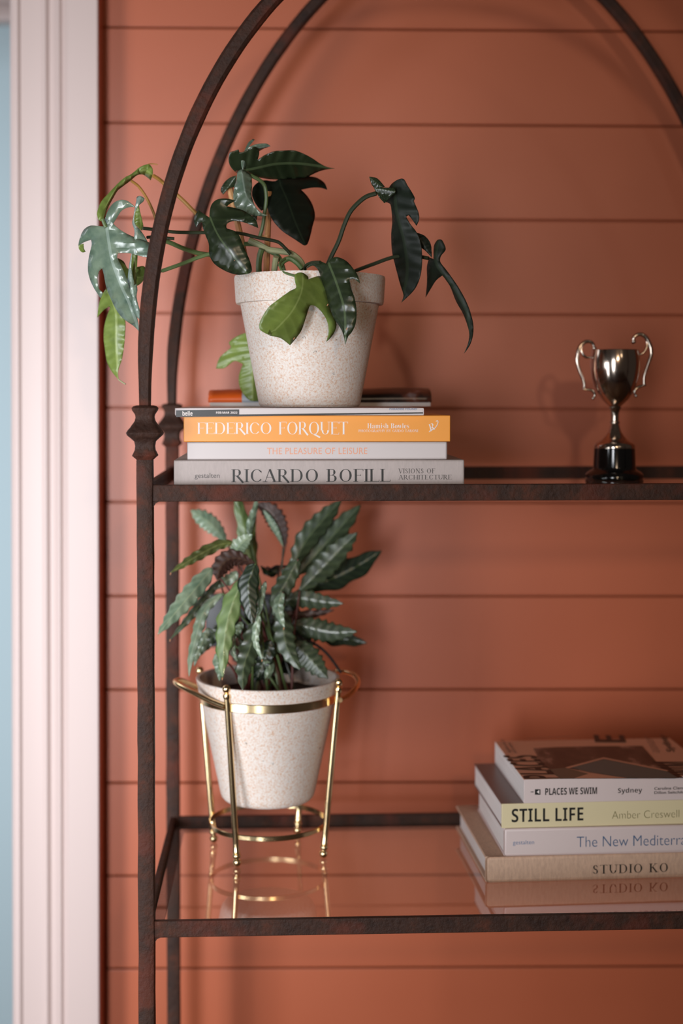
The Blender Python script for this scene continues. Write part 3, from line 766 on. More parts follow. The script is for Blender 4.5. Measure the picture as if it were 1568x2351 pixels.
leaf(phi, [dict(tag='L', outline=[(322,1318),(272,1400),(245,1500),(232,1607),(290,1540),(348,1496),(362,1512),(330,1590),(302,1700),(297,1820),(310,1930),(330,2050),(380,2150),(446,2227),(440,2140),(480,2020),(505,1850),(514,1650),(480,1560),(420,1440),(380,1370)],
     mid=[(350,1350),(420,1560),(420,1850),(446,2227)], Y0=1.625, Y1=1.645, fold=0.000180, tilt=.0002, bow=.01)], 'leaf_fresh', 'hanging light green leaf')
leaf(phi, [dict(tag='L', outline=[(436,1012),(495,1045),(540,1120),(600,1112),(690,1092),(730,1140),(716,1210),(645,1282),(560,1300),(500,1210),(455,1110)], mid=[(720,1185),(620,1200),(440,1020)], Y0=1.64, Y1=1.62, fold=0.000135)], 'leaf_fresh')
# centre group
leaf(phi, [dict(tag='U', outline=[(880,505),(950,440),(1050,385),(1180,450),(1215,458),(1290,470),(1370,522),(1398,590),(1330,570),(1240,570),(1138,592),(1195,650),(1250,740),(1276,850),(1250,960),(1230,1050),(1200,1135),(1166,1146),(1080,1090),(960,1010),(880,930),(830,850),(800,770),(740,800),(690,740),(648,650),(662,560),(750,497)],
     mid=[(915,510),(1000,700),(1080,920),(1180,1145)], Y0=1.665, Y1=1.64, fold=0.000135, tilt=-.0004, bow=-.01)], 'leaf_black_green', 'very dark wide leaf')
leaf(phi, [dict(tag='U', outline=[(505,425),(440,370),(413,300),(425,222),(470,203),(513,188),(520,215),(553,214),(600,190),(680,160),(720,215),(703,292),(780,242),(870,206),(960,200),(1060,197),(1140,220),(1240,270),(1330,330),(1400,365),(1472,378),(1400,385),(1330,402),(1260,432),(1180,470),(1000,482),(900,487),(800,482),(700,462),(640,440),(580,410)],
     mid=[(555,400),(700,370),(900,330),(1150,330),(1472,378)], Y0=1.635, Y1=1.67, fold=0.000180, tilt=.0005, bow=-.006)], 'leaf_deep', 'dark green pointed leaf at the crown')
leaf(phi, [dict(tag='U', outline=[(492,448),(430,468),(370,520),(333,592),(360,640),(386,610),(420,572),(480,565)], mid=[(492,450),(360,635)], Y0=1.635, Y1=1.65, fold=0.000225)], 'leaf_deep')
leaf(phi, [dict(tag='U', outline=[(553,392),(538,330),(548,240),(600,175),(690,135),(790,128),(832,155),(760,180),(690,225),(640,262),(600,325),(572,385)], mid=[(555,390),(580,270),(680,180),(832,155)], Y0=1.625, Y1=1.635, fold=0.000450, tilt=.0006, rip=.001),
           dict(tag='U', outline=[(572,200),(610,120),(655,84),(674,92),(632,140),(595,195)], mid=[(580,200),(672,90)], Y0=1.628, Y1=1.64, fold=0.000180)], 'leaf_sheen_tint', 'curled lobe with highlight in its colour')
leaf(phi, [dict(tag='U', outline=[(502,420),(530,392),(560,390),(600,415),(640,452),(646,560),(642,650),(680,760),(740,822),(802,845),(760,856),(650,850),(590,832),(522,802),(480,760),(460,680),(468,580),(490,500)],
     mid=[(545,395),(560,520),(610,690),(800,845)], Y0=1.615, Y1=1.60, fold=0.000405, tilt=-.0002, bow=-.008, rip=.0014, nrip=8)], 'leaf_sheen_tint', 'hanging folded leaf with blue sheen in its colour')
leaf(phi, [dict(tag='U', outline=[(222,870),(225,800),(245,735),(300,688),(390,678),(485,700),(420,735),(397,758),(470,772),(560,800),(640,850),(690,900),(710,975),(630,940),(550,912),(470,902),(405,922),(390,955),(400,980),(470,1002),(520,1050),(560,1150),(600,1240),(632,1320),(646,1402),(610,1430),(500,1440),(380,1402),(270,1330),(222,1240),(215,1130),(180,1040),(155,960),(150,915),(112,930),(92,968),(68,900),(88,830),(115,796),(160,828)],
     mid=[(228,865),(280,990),(350,1110),(490,1290),(600,1430)], Y0=1.575, Y1=1.565, fold=0.000180, tilt=.0001, bow=-.008, rip=.0012, nrip=7)], 'leaf_deep', 'broad lobed dark green leaf with pale midrib')
leaf(phi, [dict(tag='U', outline=[(640,855),(700,845),(692,900)], mid=[(650,850),(690,890)], Y0=1.63, Y1=1.63)], 'leaf_deep')
# right side
leaf(phi, [dict(tag='C', outline=[(948,150),(990,102),(1042,87),(1070,130),(1108,190),(1118,215),(1112,235),(1140,300),(1147,350),(1130,394),(1098,350),(1078,325),(1062,335),(1090,385),(1132,440),(1160,520),(1166,640),(1150,740),(1110,820),(1030,897),(1045,850),(1020,765),(990,650),(970,560),(965,450),(972,360),(960,255),(925,240),(955,205)],
     mid=[(985,130),(1000,300),(1050,500),(1070,700),(1030,897)], Y0=1.60, Y1=1.615, fold=0.000225, tilt=.0005, bow=-.01)], 'leaf_black_green', 'long drooping dark leaf at right')
leaf(phi, [dict(tag='C', outline=[(1128,440),(1182,460),(1222,512),(1230,604),(1190,560),(1158,532)], mid=[(1130,445),(1228,600)], Y0=1.605, Y1=1.60, fold=0.000180)], 'leaf_black_green')
leaf(phi, [dict(tag='C', outline=[(850,146),(900,145),(986,145),(991,176),(960,205),(920,247),(880,200)], mid=[(860,150),(985,170)], Y0=1.592, Y1=1.588, fold=0.000180),
           dict(tag='C', outline=[(820,74),(872,85),(922,140),(850,144)], mid=[(820,76),(900,140)], Y0=1.60, Y1=1.597, fold=0.000135)], 'leaf_deep')
leaf(phi, [dict(tag='C', outline=[(1242,612),(1244,530),(1265,490),(1292,485),(1310,512),(1320,552),(1290,592),(1286,632),(1330,690),(1400,790),(1460,900),(1496,1010),(1502,1090),(1482,1170),(1440,1232),(1468,1160),(1474,1090),(1440,980),(1390,890),(1350,790),(1300,720),(1258,752),(1220,812),(1190,862),(1199,760),(1199,660),(1215,602)],
     mid=[(1270,500),(1260,640),(1370,790),(1470,1000),(1440,1232)], Y0=1.60, Y1=1.58, fold=0.000270, tilt=.0004)], 'leaf_black_green', 'small dark three-pointed leaf at far right')
leaf(phi, [dict(tag='C', outline=[(334,714),(378,700),(419,728),(421,745),(500,725),(540,780),(562,880),(580,960),(606,1042),(580,1110),(540,1152),(555,1090),(545,1020),(510,960),(470,922),(440,915),(425,930),(400,1010),(370,1090),(302,1176),(240,1130),(170,1112),(110,1080),(99,1050),(115,1000),(160,930),(220,880),(300,822),(341,800),(335,760)],
     mid=[(385,720),(375,830),(310,960),(200,1080)], Y0=1.535, Y1=1.525, fold=0.000090, tilt=-.0003, bow=-.008, nrip=6)], 'leaf_fresh', 'light green lobed leaf over the pot front')
leaf(phi, [dict(tag='C', outline=[(404,680),(440,640),(500,628),(545,642),(570,610),(610,599),(670,625),(720,680),(746,722),(762,774),(720,742),(690,745),(700,800),(725,870),(738,960),(730,1040),(705,1092),(682,1120),(663,1174),(652,1110),(630,1060),(590,1000),(560,920),(540,840),(512,760),(490,690),(452,655)],
     mid=[(555,640),(610,780),(660,960),(663,1174)], Y0=1.535, Y1=1.515, fold=0.000225, tilt=.0002, bow=-.006)], 'leaf_deep', 'dark arched leaf hanging over the pot front')
leaf(phi, [dict(tag='P', outline=[(496,846),(505,820),(530,798),(526,786),(548,770),(578,764),(596,790),(606,830),(608,918),(575,920),(552,892),(549,862),(558,836),(538,829),(515,845)],
     mid=[(590,785),(580,830),(580,918)], Y0=1.72, Y1=1.73, fold=0.000270, step=5)], 'leaf_fresh', 'green leaf hanging behind the pot')
# stems
for tg, pts, Ys, r0, m in [
    ('U', [(630,445),(730,500),(776,560),(790,680),(776,800),(755,950),(725,1060)], [1.625, 1.64], .0022, 'stem_green'),
    ('P', [(328,524),(354,527),(405,533),(470,534),(545,535),(590,545),(637,555),(655,570),(667,583)], [1.585, 1.61], .0019, 'stem_dark'),
    ('P', [(372,622),(395,614),(425,603),(458,590),(500,578),(560,566)], [1.62, 1.61], .0022, 'stem_green'),
    ('P', [(345,545),(387,556),(420,570),(460,582),(500,586)], [1.60, 1.63], .0026, 'stem_green'),
    ('P', [(572,551),(600,564),(618,573),(645,577),(668,582),(690,600),(698,622)], [1.63, 1.62], .0035, 'stem_pale'),
    ('P', [(560,560),(590,562),(615,575),(640,590),(652,622)], [1.64, 1.64], .0026, 'stem_green'),
    ('P', [(643,612),(650,600),(665,594),(682,604),(694,618)], [1.61, 1.6], .003, 'stem_green'),
    ('P', [(601,572),(596,590),(594,612),(595,640)], [1.62, 1.63], .0034, 'stem_green'),
    ('P', [(634,590),(631,610),(628,640)], [1.63, 1.64], .0035, 'stem_pale'),
    ('P', [(864,444),(840,452),(818,470),(802,490),(789,520),(777,555),(760,590),(742,632)], [1.595, 1.62], .0026, 'stem_dark'),
    ('P', [(815,622),(858,606),(905,590),(950,588),(984,593)], [1.63, 1.60], .0021, 'stem_dark'),
    ('P', [(655,594),(644,602),(643,612),(652,625),(680,634),(692,634)], [1.58, 1.545], .0014, 'stem_green'),
    ('P', [(700,618),(702,610),(716,603),(735,602)], [1.58, 1.54], .0018, 'stem_dark'),
    ('P', [(351,403),(364,411),(375,420),(420,460),(480,520),(560,590)], [1.63, 1.65], .0022, 'stem_yellow'),
    ('P', [(301,415),(318,428),(335,452),(350,482),(365,520),(395,560),(470,590)], [1.62, 1.65], .0016, 'stem_yellow'),
    ('P', [(236,503),(240,514),(244,522)], [1.585, 1.585], .0022, 'stem_green'),
    ('P', [(331,634),(345,629),(372,622)], [1.64, 1.62], .0016, 'stem_green'),
    ('P', [(338,545),(352,544),(400,548)], [1.59, 1.60], .0018, 'stem_dark'),
    ('P', [(272,871),(280,877),(288,882)], [1.645, 1.64], .0008, 'stem_pale'),
    ('P', [(340,377),(350,376),(362,378)], [1.63, 1.63], .0006, 'stem_yellow')]:
    stem(phi, tg, pts, Ys, r0, m=m, **FK)
stem(phi, 'P', [(527,430), (536,470), (547,520), (558,570), (572,650)], [1.655, 1.66], .0036, m='bamboo', name='bamboo_stake', **FK)
stem(phi, 'P', [(617,440), (615,520), (613,580), (611,650)], [1.65, 1.65], .0036, m='bamboo', name='bamboo_stake', **FK)
stem(phi, 'P', [(520,470), (545,474), (580,470)], [1.655, 1.655], .0009, m='bamboo', name='twine', **FK)
bm = bmesh.new(); tube(bm, [P(611, 540, 1.648), P(611, 545, 1.648)], .0052, 10); tube(bm, [P(612, 572, 1.648), P(611, 579, 1.648)], .0046, 10)
finish(bm, 'twine', 'bamboo', phi, inv=phi_inv)
for o in list(phi.children):
    if o.name.split('.')[0] == 'leaf': o.data.transform(phi_inv)

for x, y, r_, Y in [(606,750,2.2,1.5225),(659,716,1.6,1.526),(752,700,2.6,1.516),(675,777,2.6,1.518),(796,755,3.0,1.508),(538,598,1.3,1.555)]:
    bm = bmesh.new(); c = P(x, y, Y); ax = P(x+r_*.7, y-r_, Y)-c; ay = P(x+r_*.4, y+r_*.5, Y)-c
    ring = [c+ax*math.cos(a)*(1+.2*math.sin(3*a))+ay*math.sin(a)*.6 for a in [k*math.pi/5 for k in range(10)]]
    f_ = [bm.verts.new(p) for p in ring]; b_ = [bm.verts.new(p+Vector((0, .0012, 0))) for p in ring]
    bm.faces.new(f_); bm.faces.new(b_[::-1])
    for k in range(10): bm.faces.new((f_[k], b_[k], b_[(k+1) % 10], f_[(k+1) % 10]))
    finish(bm, 'leaf_scar', 'dry_tip', phi, inv=phi_inv)
# ------------------------------------------------------------------ brass plant stand on the lower shelf
def zg(X, Y): q = SI @ Vector((X, Y, -.56)); return (S2W(q.x, q.y, GL)).z
feet_px = [(545, 1989), (742, 1969), (491.6, 1934), (683, 1914.5)]
feet = []
for x, y in feet_px:      # where the foot's ray meets the glass
    I = SI; o = I @ Vector((0, 0, 0)); d = I.to_3x3() @ ray(x, y); q = o+d*((GL-o.z)/d.z); feet.append(SM @ q)
cen = sum(feet, Vector())/4
print('feet', [tuple(round(c, 4) for c in f) for f in feet], cen)
tops = []
for f, (x, y) in zip(feet[:3], [(519.5, 1572), (779, 1557), (458, 1530)]):
    zt_ = -.3445
    d = ray(x, y); tops.append(d*(zt_/d.z))
tops.append(tops[1]+tops[2]-tops[0])
print('tops', [tuple(round(c, 4) for c in f) for f in tops])
tc = sum(tops, Vector())/4
stand = empty('plant_stand', tuple(cen), 'polished brass plant stand with ball feet and two loop handles on the glass shelf', 'plant stand')
SI2 = Matrix.Translation(-cen)
def ball(bm, c, r, sz=1.0, seg=20):
    lathe(bm, [(max(1e-5, r*math.sin(math.pi*k/10)), -r*sz*math.cos(math.pi*k/10)) for k in range(11)], seg, c.x, c.y, c.z)
for a, b in zip(feet, tops):
    bm = bmesh.new(); up = (b-a).normalized(); L = (b-a).length
    pr = [(.0001, 0), (.0022, .0003), (.0042, .0018), (.0052, .0048), (.0046, .0076), (.0028, .0094), (.0028, .0106), (.0048, .0116), (.0052, .0135), (.0048, .0152), (.0036, .0162), (.0044, .0172), (.0044, .020), (.0038, .0212), (.0038, .03)]
    pt2 = [(.0038, L-.017), (.0046, L-.0165), (.0050, L-.014), (.0046, L-.0115), (.0026, L-.0102), (.0044, L-.0082), (.0052, L-.0052), (.0044, L-.0022), (.0025, L-.0006), (.0001, L)]
    lathe(bm, pr+pt2, 24)
    bmesh.ops.transform(bm, matrix=Matrix.Translation(a) @ up.to_track_quat('Z', 'Y').to_matrix().to_4x4(), verts=bm.verts)
    finish(bm, 'leg', 'brass', stand, inv=SI2)
def hoop(name, c, r, h, th):
    bm = bmesh.new(); lathe(bm, [(r, -h/2), (r, h/2), (r+th*.6, h/2), (r+th, h/2-.0008), (r+th, -h/2+.0008), (r+th*.6, -h/2), (r, -h/2)], 80, c.x, c.y, c.z)
    bmesh.ops.remove_doubles(bm, verts=bm.verts, dist=1e-6); finish(bm, name, 'brass', stand, inv=SI2)
def at_z(zz):
    ps = [a+(b-a)*((zz-a.z)/(b.z-a.z)) for a, b in zip(feet, tops)]; c = sum(ps, Vector())/4
    return ps, c, sum((p-c).length for p in ps)/4
ZR1 = P(625, 1629, 1.682).z; ps1, c1, r1 = at_z(ZR1)
ZR0 = P(625, 1926.5, 1.694).z; ps0, c0, r0 = at_z(ZR0)
print('rings', r1, r0, c1, c0, ZR1, ZR0)
RR1 = r1-.0056; RR0 = r0-.0052
hoop('upper_ring', c1, RR1, .0105, .0016); hoop('lower_ring', c0, RR0, .0062, .0016)
def handle(pts, Ys, nm='handle'):
    w = catmull([P(x, y, Y) for (x, y), Y in zip(pts, Ys)], 10); bm = bmesh.new(); tube(bm, w, .0033, 14); finish(bm, nm, 'brass', stand, inv=SI2)
handle([(516, 1622), (480, 1608), (440, 1588), (410, 1572), (403, 1564), (416, 1562), (442, 1574), (462, 1584)], [1.692, 1.705, 1.722, 1.742, 1.757, 1.772, 1.786, 1.796])
handle([(781, 1607), (800, 1596), (816, 1580), (822, 1566), (815, 1552), (797, 1543), (775, 1541), (755, 1548)], [1.724, 1.740, 1.757, 1.775, 1.793, 1.808, 1.818, 1.83])

# ------------------------------------------------------------------ potted calathea held in the stand
CXp, CYp = c1.x, c1.y
zrim = P(616, 1553, CYp).z
Rim = .0895
zbot = P(620, 1862, CYp-.056).z; Hc = zrim-zbot
kr = (RR1-.0004)                                   # radius where the pot wedges in the ring
hr = ZR1-zbot
def rad(h): return .0585+(Rim-.0585)*(h/Hc)
slope_fix = kr-rad(hr)
print('pot', Hc, hr, kr, rad(hr), zrim, zbot)
if slope_fix < 0:      # keep the wall just inside the ring
    Rim = min(Rim, .0585+(kr-.0585)*(Hc/hr))
o2 = [(.049, 0), (.0545, .0015), (.0575, .005), (.0592, .010), (rad(hr), hr), (Rim, Hc-.001), (Rim-.0008, Hc)]
i2 = [(Rim-.0042, Hc), (Rim-.0052, Hc-.003), (.0545, .012)]
cal = potted('potted_calathea', 'wavy-leaved calathea in a straight speckled clay pot held by the brass stand', 'plant', o2, i2, CXp, CYp, zbot, Rim-.011, Hc-.022)
CI = Matrix.Translation((-CXp, -CYp, -zbot))
def blade(tag, spine, wpx, Y0, Y1, m, tilt=0.0, fold=.35, wave=.0030, nw=9, bow=0.0, full=.72, label=None, tipm=True):
    q = catmull([Vector(p) for p in cv(tag, spine)], 8); n = 34; nv = 10
    L = [0]
    for a, b in zip(q, q[1:]): L.append(L[-1]+(b-a).length)
    def at(d):
        for i in range(len(q)-1):
            if L[i+1] >= d: return q[i].lerp(q[i+1], (d-L[i])/(L[i+1]-L[i]+1e-9))
        return q[-1]
    ph = random.uniform(0, 6.28); ph2 = random.uniform(0, 6.28)
    bm = bmesh.new(); uvl = bm.loops.layers.uv.new('UVMap'); rows = []; uvs = {}
    sc = 1.0
    for i in range(n+1):
        t = i/n; p = at(L[-1]*t); p2 = at(min(L[-1], L[-1]*t+2)); p1 = at(max(0, L[-1]*t-2)); tg = (p2-p1).normalized()
        nr = Vector((-tg.y, tg.x)); Y = Y0+(Y1-Y0)*t+bow*math.sin(math.pi*t)
        prof = (math.sin(math.pi*min(1, t**full*.985+.012)))**.72
        if t > .9: prof *= 1-.35*((t-.9)/.1)
        hw = wpx/2*prof*1.05; pm = 1/1950.0; row = []
        for j in range(nv+1):
            v = -1+2*j/nv; a = abs(v)
            wv = math.sin(2*math.pi*nw*(t+.05*noise.noise(Vector((t*3, ph, 0))))-a*1.6+(ph if v > 0 else ph2))*(.45+.9*abs(noise.noise(Vector((t*5+v*.7, ph2, 1.5)))))
            e = a**1.6
            s = hw*v*(1+.20*wv*e)
            # chevron pleats run out from the midrib to the wavy edge
            dep = fold*a*hw*pm*math.cos(tilt)+wave*wv*e*prof+math.sin(tilt)*s*pm+.0002*math.sin(2*math.pi*nw*(t-a*.12)+ph)*min(1, a*3)*prof
            sh = wave*wv*e*prof*.55/pm
            x = p.x+nr.x*s*math.cos(tilt)+tg.x*sh*.35; y = p.y+nr.y*s*math.cos(tilt)+tg.y*sh*.35
            vtx = bm.verts.new(P(x, y, Y+dep)); row.append(vtx); uvs[vtx] = (t*1.0, v*.5*min(1, wpx/40))
        rows.append(row)
    for A, B in zip(rows, rows[1:]):
        for j in range(nv):
            f = bm.faces.new((A[j], A[j+1], B[j+1], B[j]))
            for l in f.loops: l[uvl].uv = uvs[l.vert]
    bmesh.ops.transform(bm, matrix=CI, verts=bm.verts)
    o = finish(bm, 'leaf', m, cal, label=label)
    md = o.modifiers.new('thickness', 'SOLIDIFY'); md.thickness = .0005; md.offset = 0
    for p in o.data.polygons: p.use_smooth = True
    return q[0], Y0
def ps_(*a): return list(a)
BL = [
 # tag, spine(base->tip), width, Y0, Y1, material, tilt, extra
 ('P', [(585,1545),(592,1500),(600,1470),(592,1440)], 40, 1.80, 1.80, 'calathea_dark', .3, {}),
 ('P', [(640,1540),(650,1490),(640,1440),(620,1400)], 46, 1.81, 1.83, 'calathea_dark', -.2, {}),
 ('P', [(560,1530),(540,1490),(520,1450),(500,1420)], 34, 1.82, 1.84, 'calathea_under', .2, {}),
 ('P', [(600,1540),(570,1500),(585,1450),(560,1410)], 34, 1.80, 1.80, 'calathea_dark', .2, {}),
 ('P', [(650,1545),(690,1500),(700,1450),(690,1410)], 44, 1.83, 1.86, 'calathea_dark', .2, {}),
 ('P', [(610,1545),(630,1510),(615,1460),(640,1420)], 36, 1.79, 1.79, 'calathea_under', .3, {}),
 ('P', [(600,1560),(588,1535),(600,1505),(620,1490)], 46, 1.77, 1.76, 'calathea_dark', .3, {}),
 ('P', [(660,1500),(676,1450),(670,1400),(640,1370)], 40, 1.84, 1.85, 'calathea_dark', .1, {}),
 ('P', [(560,1480),(552,1440),(535,1420),(520,1400)], 26, 1.79, 1.78, 'calathea_top', .3, {}),
 ('P', [(522,1250),(505,1225),(480,1200),(438,1171)], 40, 1.82, 1.86, 'calathea_sheen_tint', .3, dict(full=1.3)),
 ('P', [(582,1318),(572,1260),(563,1215),(545,1150),(538,1120)], 38, 1.80, 1.82, 'calathea_green', .35, dict(nw=4, wave=.001)),
 ('P', [(586,1300),(583,1240),(584,1190),(586,1135)], 11, 1.79, 1.80, 'leaf_olive', .6, dict(nw=3)),
 ('P', [(572,1228),(574,1205),(583,1175),(592,1140)], 18, 1.785, 1.80, 'calathea_sheen_tint', .4, dict(nw=4)),
 ('P', [(655,1256),(644,1215),(622,1176),(590,1156)], 44, 1.82, 1.84, 'calathea_under', -.3, dict(full=1.25, wave=.0015)),
 ('P', [(650,1255),(636,1222),(618,1190),(604,1170)], 16, 1.815, 1.835, 'calathea_sheen_tint', -.3, dict(full=1.2)),
 ('P', [(536,1246),(500,1252),(448,1279),(391,1315)], 25, 1.75, 1.72, 'leaf_olive', .2, dict(nw=6)),
 ('P', [(537,1272),(549,1254),(562,1240),(579,1227)], 36, 1.745, 1.73, 'calathea_sheen_tint', .25, dict(nw=5)),
 ('P', [(592,1300),(560,1285),(530,1282),(508,1300),(498,1332)], 44, 1.75, 1.73, 'calathea_under', -.3, dict(full=1.5, nw=10)),
 ('P', [(488,1304),(450,1350),(408,1400),(362,1457)], 42, 1.74, 1.70, 'calathea_sheen_tint', .2, dict(nw=7)),
 ('P', [(504,1332),(470,1374),(430,1424),(390,1469)], 22, 1.76, 1.73, 'calathea_top', .5, dict(nw=7)),
 ('P', [(546,1312),(530,1328),(505,1340),(490,1358)], 26, 1.765, 1.76, 'calathea_sheen_tint', .4, dict(nw=5)),
 ('P', [(512,1362),(470,1400),(450,1464),(438,1510),(434,1554)], 25, 1.74, 1.71, 'calathea_sheen_tint', .4, dict(nw=8)),
 ('P', [(478,1442),(466,1470),(452,1505),(446,1530)], 20, 1.75, 1.74, 'calathea_sheen_tint', .3, dict(nw=5)),
 ('P', [(508,1432),(488,1462),(470,1488),(457,1507)], 24, 1.78, 1.77, 'calathea_top', .3, dict(nw=4)),
 ('P', [(497,1500),(498,1522),(503,1540),(504,1563)], 18, 1.73, 1.715, 'calathea_sheen_tint', .3, dict(nw=3)),
 ('P', [(538,1455),(533,1480),(536,1500),(546,1521)], 14, 1.71, 1.70, 'calathea_sheen_tint', .3, dict(nw=4)),
 ('P', [(556,1428),(545,1450),(535,1468)], 18, 1.74, 1.73, 'calathea_sheen_tint', .3, dict(nw=3)),
 ('P', [(558,1330),(532,1390),(517,1450),(512,1510),(511,1556)], 44, 1.71, 1.68, 'calathea_green', .15, dict(nw=6, wave=.0016)),
 ('P', [(584,1428),(578,1475),(560,1530),(557,1586)], 46, 1.72, 1.685, 'calathea_top', -.15, dict(nw=6)),
 ('P', [(596,1412),(588,1446),(588,1478),(602,1514)], 18, 1.70, 1.69, 'calathea_sheen_tint', .4, dict(nw=5)),
 ('P', [(586,1294),(570,1340),(573,1385),(580,1434)], 44, 1.70, 1.685, 'calathea_dark', .1, dict(nw=4, wave=.0009)),
 ('P', [(610,1335),(600,1370),(596,1400),(586,1425)], 16, 1.715, 1.70, 'calathea_sheen_tint', .5, dict(nw=4)),
 ('P', [(640,1300),(625,1316),(610,1312),(598,1298)], 17, 1.83, 1.82, 'calathea_dark', .3, dict(nw=3)),
 ('P', [(668,1310),(700,1245),(740,1195),(784,1148)], 50, 1.80, 1.83, 'calathea_top', .25, dict(nw=7, full=1.0)),
 ('P', [(684,1320),(735,1262),(780,1212),(828,1159)], 50, 1.81, 1.84, 'calathea_top', .1, dict(nw=7, full=1.0)),
 ('P', [(688,1356),(735,1310),(780,1262),(821,1222)], 52, 1.79, 1.80, 'calathea_top', 0, dict(nw=8, full=.95)),
 ('P', [(700,1352),(760,1330),(820,1300),(876,1264)], 54, 1.83, 1.84, 'calathea_dark', -.1, dict(nw=3, wave=.0006, full=.95)),
 ('P', [(684,1284),(660,1330),(636,1382),(652,1441)], 40, 1.745, 1.72, 'calathea_top', .15, dict(nw=7)),
 ('P', [(650,1360),(640,1385),(642,1410),(653,1441)], 24, 1.728, 1.715, 'calathea_sheen_tint', .3, dict(nw=5)),
 ('P', [(648,1380),(690,1374),(740,1382),(789,1386)], 40, 1.80, 1.79, 'calathea_top', 0, dict(nw=7)),
 ('P', [(655,1408),(690,1412),(730,1408),(768,1400)], 20, 1.82, 1.82, 'calathea_under', 0, dict(nw=5)),
 ('P', [(738,1462),(775,1466),(810,1470),(843,1477)], 32, 1.84, 1.83, 'calathea_dark', 0, dict(nw=2, wave=.0005)),
 ('P', [(676,1432),(715,1442),(765,1452),(820,1450)], 48, 1.80, 1.79, 'calathea_top', -.1, dict(nw=8)),
 ('P', [(648,1400),(650,1440),(660,1490),(689,1538)], 46, 1.75, 1.72, 'calathea_top', -.1, dict(nw=6)),
 ('P', [(676,1476),(700,1500),(725,1528),(753,1558)], 52, 1.77, 1.75, 'calathea_top', -.1, dict(nw=7)),
 ('P', [(620,1470),(612,1500),(600,1530),(590,1556)], 40, 1.74, 1.73, 'calathea_dark', .3, dict(nw=5)),
 ('P', [(610,1560),(620,1530),(600,1500),(596,1480)], 22, 1.73, 1.74, 'calathea_sheen_tint', .5, dict(nw=4)),
]
bases = []
for tg, sp, w, Y0, Y1, m, ti, kw in BL:
    q, yy = blade(tg, sp, w, Y0, Y1, m, ti, **kw); bases.append((q, yy, sp))
# petioles from the soil to the leaf bases
zs = zbot+Hc-.025
for i, (q, yy, sp) in enumerate(bases):
    a = random.uniform(0, 6.28); rr = random.uniform(.004, .034)
    s0 = Vector((CXp+.004+rr*math.cos(a)*1.1, CYp+.006+rr*math.sin(a)*.8, zs)); e = P(q.x, q.y, yy)
    mdp = s0.lerp(e, .5)+Vector((random.uniform(-.004, .004), random.uniform(-.004, .004), .012 if e.z > s0.z+.03 else .03))
    if e.z < s0.z+.02: mdp.z = max(mdp.z, s0.z+.05)
    bm = bmesh.new(); pts = catmull([s0, s0.lerp(mdp, .5)+Vector((0, 0, .006)), mdp, e], 6)
    tube(bm, pts, [.0019-.0009*k/(len(pts)-1) for k in range(len(pts))], 7)
    bmesh.ops.transform(bm, matrix=CI, verts=bm.verts)
    finish(bm, 'stem', random.choice(['stem_purple', 'stem_purple', 'stem_dark', 'calathea_under', 'stem_green']), cal)
stem(cal, 'P', [(684,1458),(700,1470),(725,1480),(748,1498),(766,1520),(783,1545)], [1.79, 1.77], .0017, m='dry_twig', name='dry_stem', inv=CI)
stem(cal, 'P', [(612,1302),(622,1306),(634,1300),(648,1301),(668,1299)], [1.82, 1.82], .0016, m='dry_twig', name='dry_stem', inv=CI)
for x, y, Y in [(392,1315,1.72),(363,1456,1.70),(391,1468,1.73),(511,1556,1.68),(652,1441,1.715),(546,1520,1.70),(602,1514,1.69)]:
    bm = bmesh.new(); c = P(x, y, Y); tube(bm, [c, c+Vector((-.0006, 0, -.0028))], [.0009, .0003], 6); finish(bm, 'dry_tip', 'dry_tip', cal, inv=CI)

# ------------------------------------------------------------------ trophy
TY = 1.745; TX = P(1411.5, 940, TY).x
q_ = SI @ Vector((TX, TY, -.1)); tz = S2W(q_.x, q_.y, GU).z
pz = TY/F_PX/5.444
def tp(r, y): return (r*pz, (2003-y)*pz)
trophy = empty('trophy', (TX, TY, tz), 'tarnished silver two-handled trophy cup on a round black plinth at right of the upper shelf', 'trophy')
bm = bmesh.new(); lathe(bm, [(.0001, 0), tp(352, 2003), tp(360, 1990), tp(360, 1945), tp(350, 1932), tp(322, 1905), tp(285, 1888), tp(268, 1870), tp(264, 1850), tp(254, 1618), tp(.01, 1614)], 64)
finish(bm, 'plinth', 'black_bakelite', trophy)
bm = bmesh.new(); lathe(bm, [tp(.01, 1614), tp(252, 1614), tp(254, 1600), tp(250, 1575), tp(244, 1562), tp(228, 1545), tp(185, 1520), tp(145, 1490), tp(110, 1450), tp(82, 1410), tp(66, 1360), tp(56, 1325), tp(50, 1310), tp(60, 1304), tp(64, 1290), tp(60, 1276), tp(50, 1270), tp(49, 1220), tp(54, 1170), tp(66, 1130), tp(78, 1112), tp(80, 1100), tp(70, 1094), tp(110, 1060), tp(170, 1000), tp(215, 930), tp(258, 840), tp(288, 740), tp(305, 640), tp(311, 560), tp(308, 490), tp(300, 430), tp(292, 385), tp(286, 380), tp(286, 390), tp(300, 500), tp(303, 560), tp(280, 740), tp(210, 925), tp(100, 1055), tp(.01, 1085)], 72)
finish(bm, 'cup', 'tarnished_silver', trophy)
TI = Matrix.Translation((-TX, -TY, -tz))
def tsc(pts, r, Y=TY, k=7):
    w = catmull([P(x, y, Y) for x, y in cv('T', pts)], 7); bm = bmesh.new()
    rs = [r*pz*(.75+.35*math.sin(math.pi*min(1, i/(len(w)-1)*1.1))) for i in range(len(w))]; tube(bm, w, rs, 10); return bm
def knob(bm, x, y, r):
    c = P(*cv('T', [(x, y)])[0], TY); ball(bm, c, r*pz)
bm = tsc([(950,240),(950,195),(985,160),(1040,150),(1095,180),(1135,240),(1165,320),(1170,400),(1145,480),(1112,580),(1082,680),(1082,780)], 24)
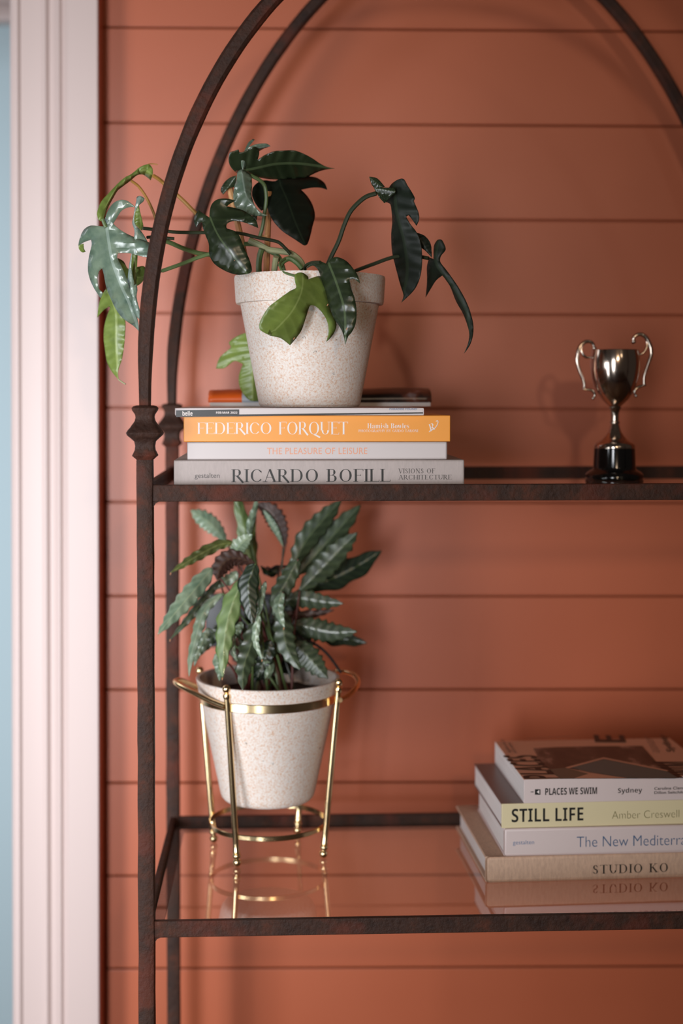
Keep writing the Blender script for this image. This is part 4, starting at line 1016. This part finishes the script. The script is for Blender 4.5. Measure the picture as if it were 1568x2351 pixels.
b2 = tsc([(978,388),(1030,402),(1075,375),(1105,330),(1118,270),(1105,200)], 16)
b3 = tsc([(1104,782),(1055,792),(1000,815),(968,850),(962,885),(975,918)], 17)
for x in (b2, b3):
    m_ = bpy.data.meshes.new('x'); x.to_mesh(m_); x.free(); bm.from_mesh(m_); bpy.data.meshes.remove(m_)
knob(bm, 950, 240, 30); knob(bm, 978, 918, 22); knob(bm, 985, 386, 18)
finish(bm, 'handle', 'tarnished_silver', trophy, inv=TI)
bm = tsc([(458,318),(438,265),(395,240),(345,245),(295,285),(262,345),(245,430),(250,520),(280,620),(320,720),(335,790),(325,835)], 24)
b2 = tsc([(412,435),(360,438),(320,405),(300,350),(310,290)], 16)
b3 = tsc([(322,838),(370,840),(425,850),(458,885),(462,920),(442,948)], 17)
for x in (b2, b3):
    m_ = bpy.data.meshes.new('x'); x.to_mesh(m_); x.free(); bm.from_mesh(m_); bpy.data.meshes.remove(m_)
knob(bm, 458, 322, 28); knob(bm, 442, 950, 20)
finish(bm, 'handle', 'tarnished_silver', trophy, inv=TI)

# ------------------------------------------------------------------ dark wall socket behind the calathea
sa = P(471, 1363, W-.012); sb = P(664, 1486, W-.012)
sock = empty('wall_socket', ((sa.x+sb.x)/2, W-.006, (sa.z+sb.z)/2), 'dark grey double power socket on the terracotta wall behind the calathea', 'socket')
w2, h2 = (sb.x-sa.x)/2, (sa.z-sb.z)/2
bm = bmesh.new(); box(bm, -w2, w2, -.009, 0, -h2, h2, .003, 3); finish(bm, 'face_plate', 'socket_plastic', sock)
for sx in (-.5, .5):
    bm = bmesh.new(); box(bm, w2*sx-.006, w2*sx+.006, -.012, -.008, h2*.42, h2*.78, .001); finish(bm, 'switch', 'socket_plastic', sock)
    bm = bmesh.new()
    for dx, dz, an in ((-.006, .004, .5), (.006, .004, -.5), (0, -.008, 0)):
        b4 = bmesh.new(); box(b4, -.001, .001, -.0096, -.0085, -.0038, .0038)
        bmesh.ops.transform(b4, matrix=Matrix.Translation((w2*sx+dx, 0, -h2*.2+dz)) @ Matrix.Rotation(an, 4, 'Y'), verts=b4.verts)
        m_ = bpy.data.meshes.new('x'); b4.to_mesh(m_); b4.free(); bm.from_mesh(m_); bpy.data.meshes.remove(m_)
    finish(bm, 'pin_slots', 'ink_black', sock)
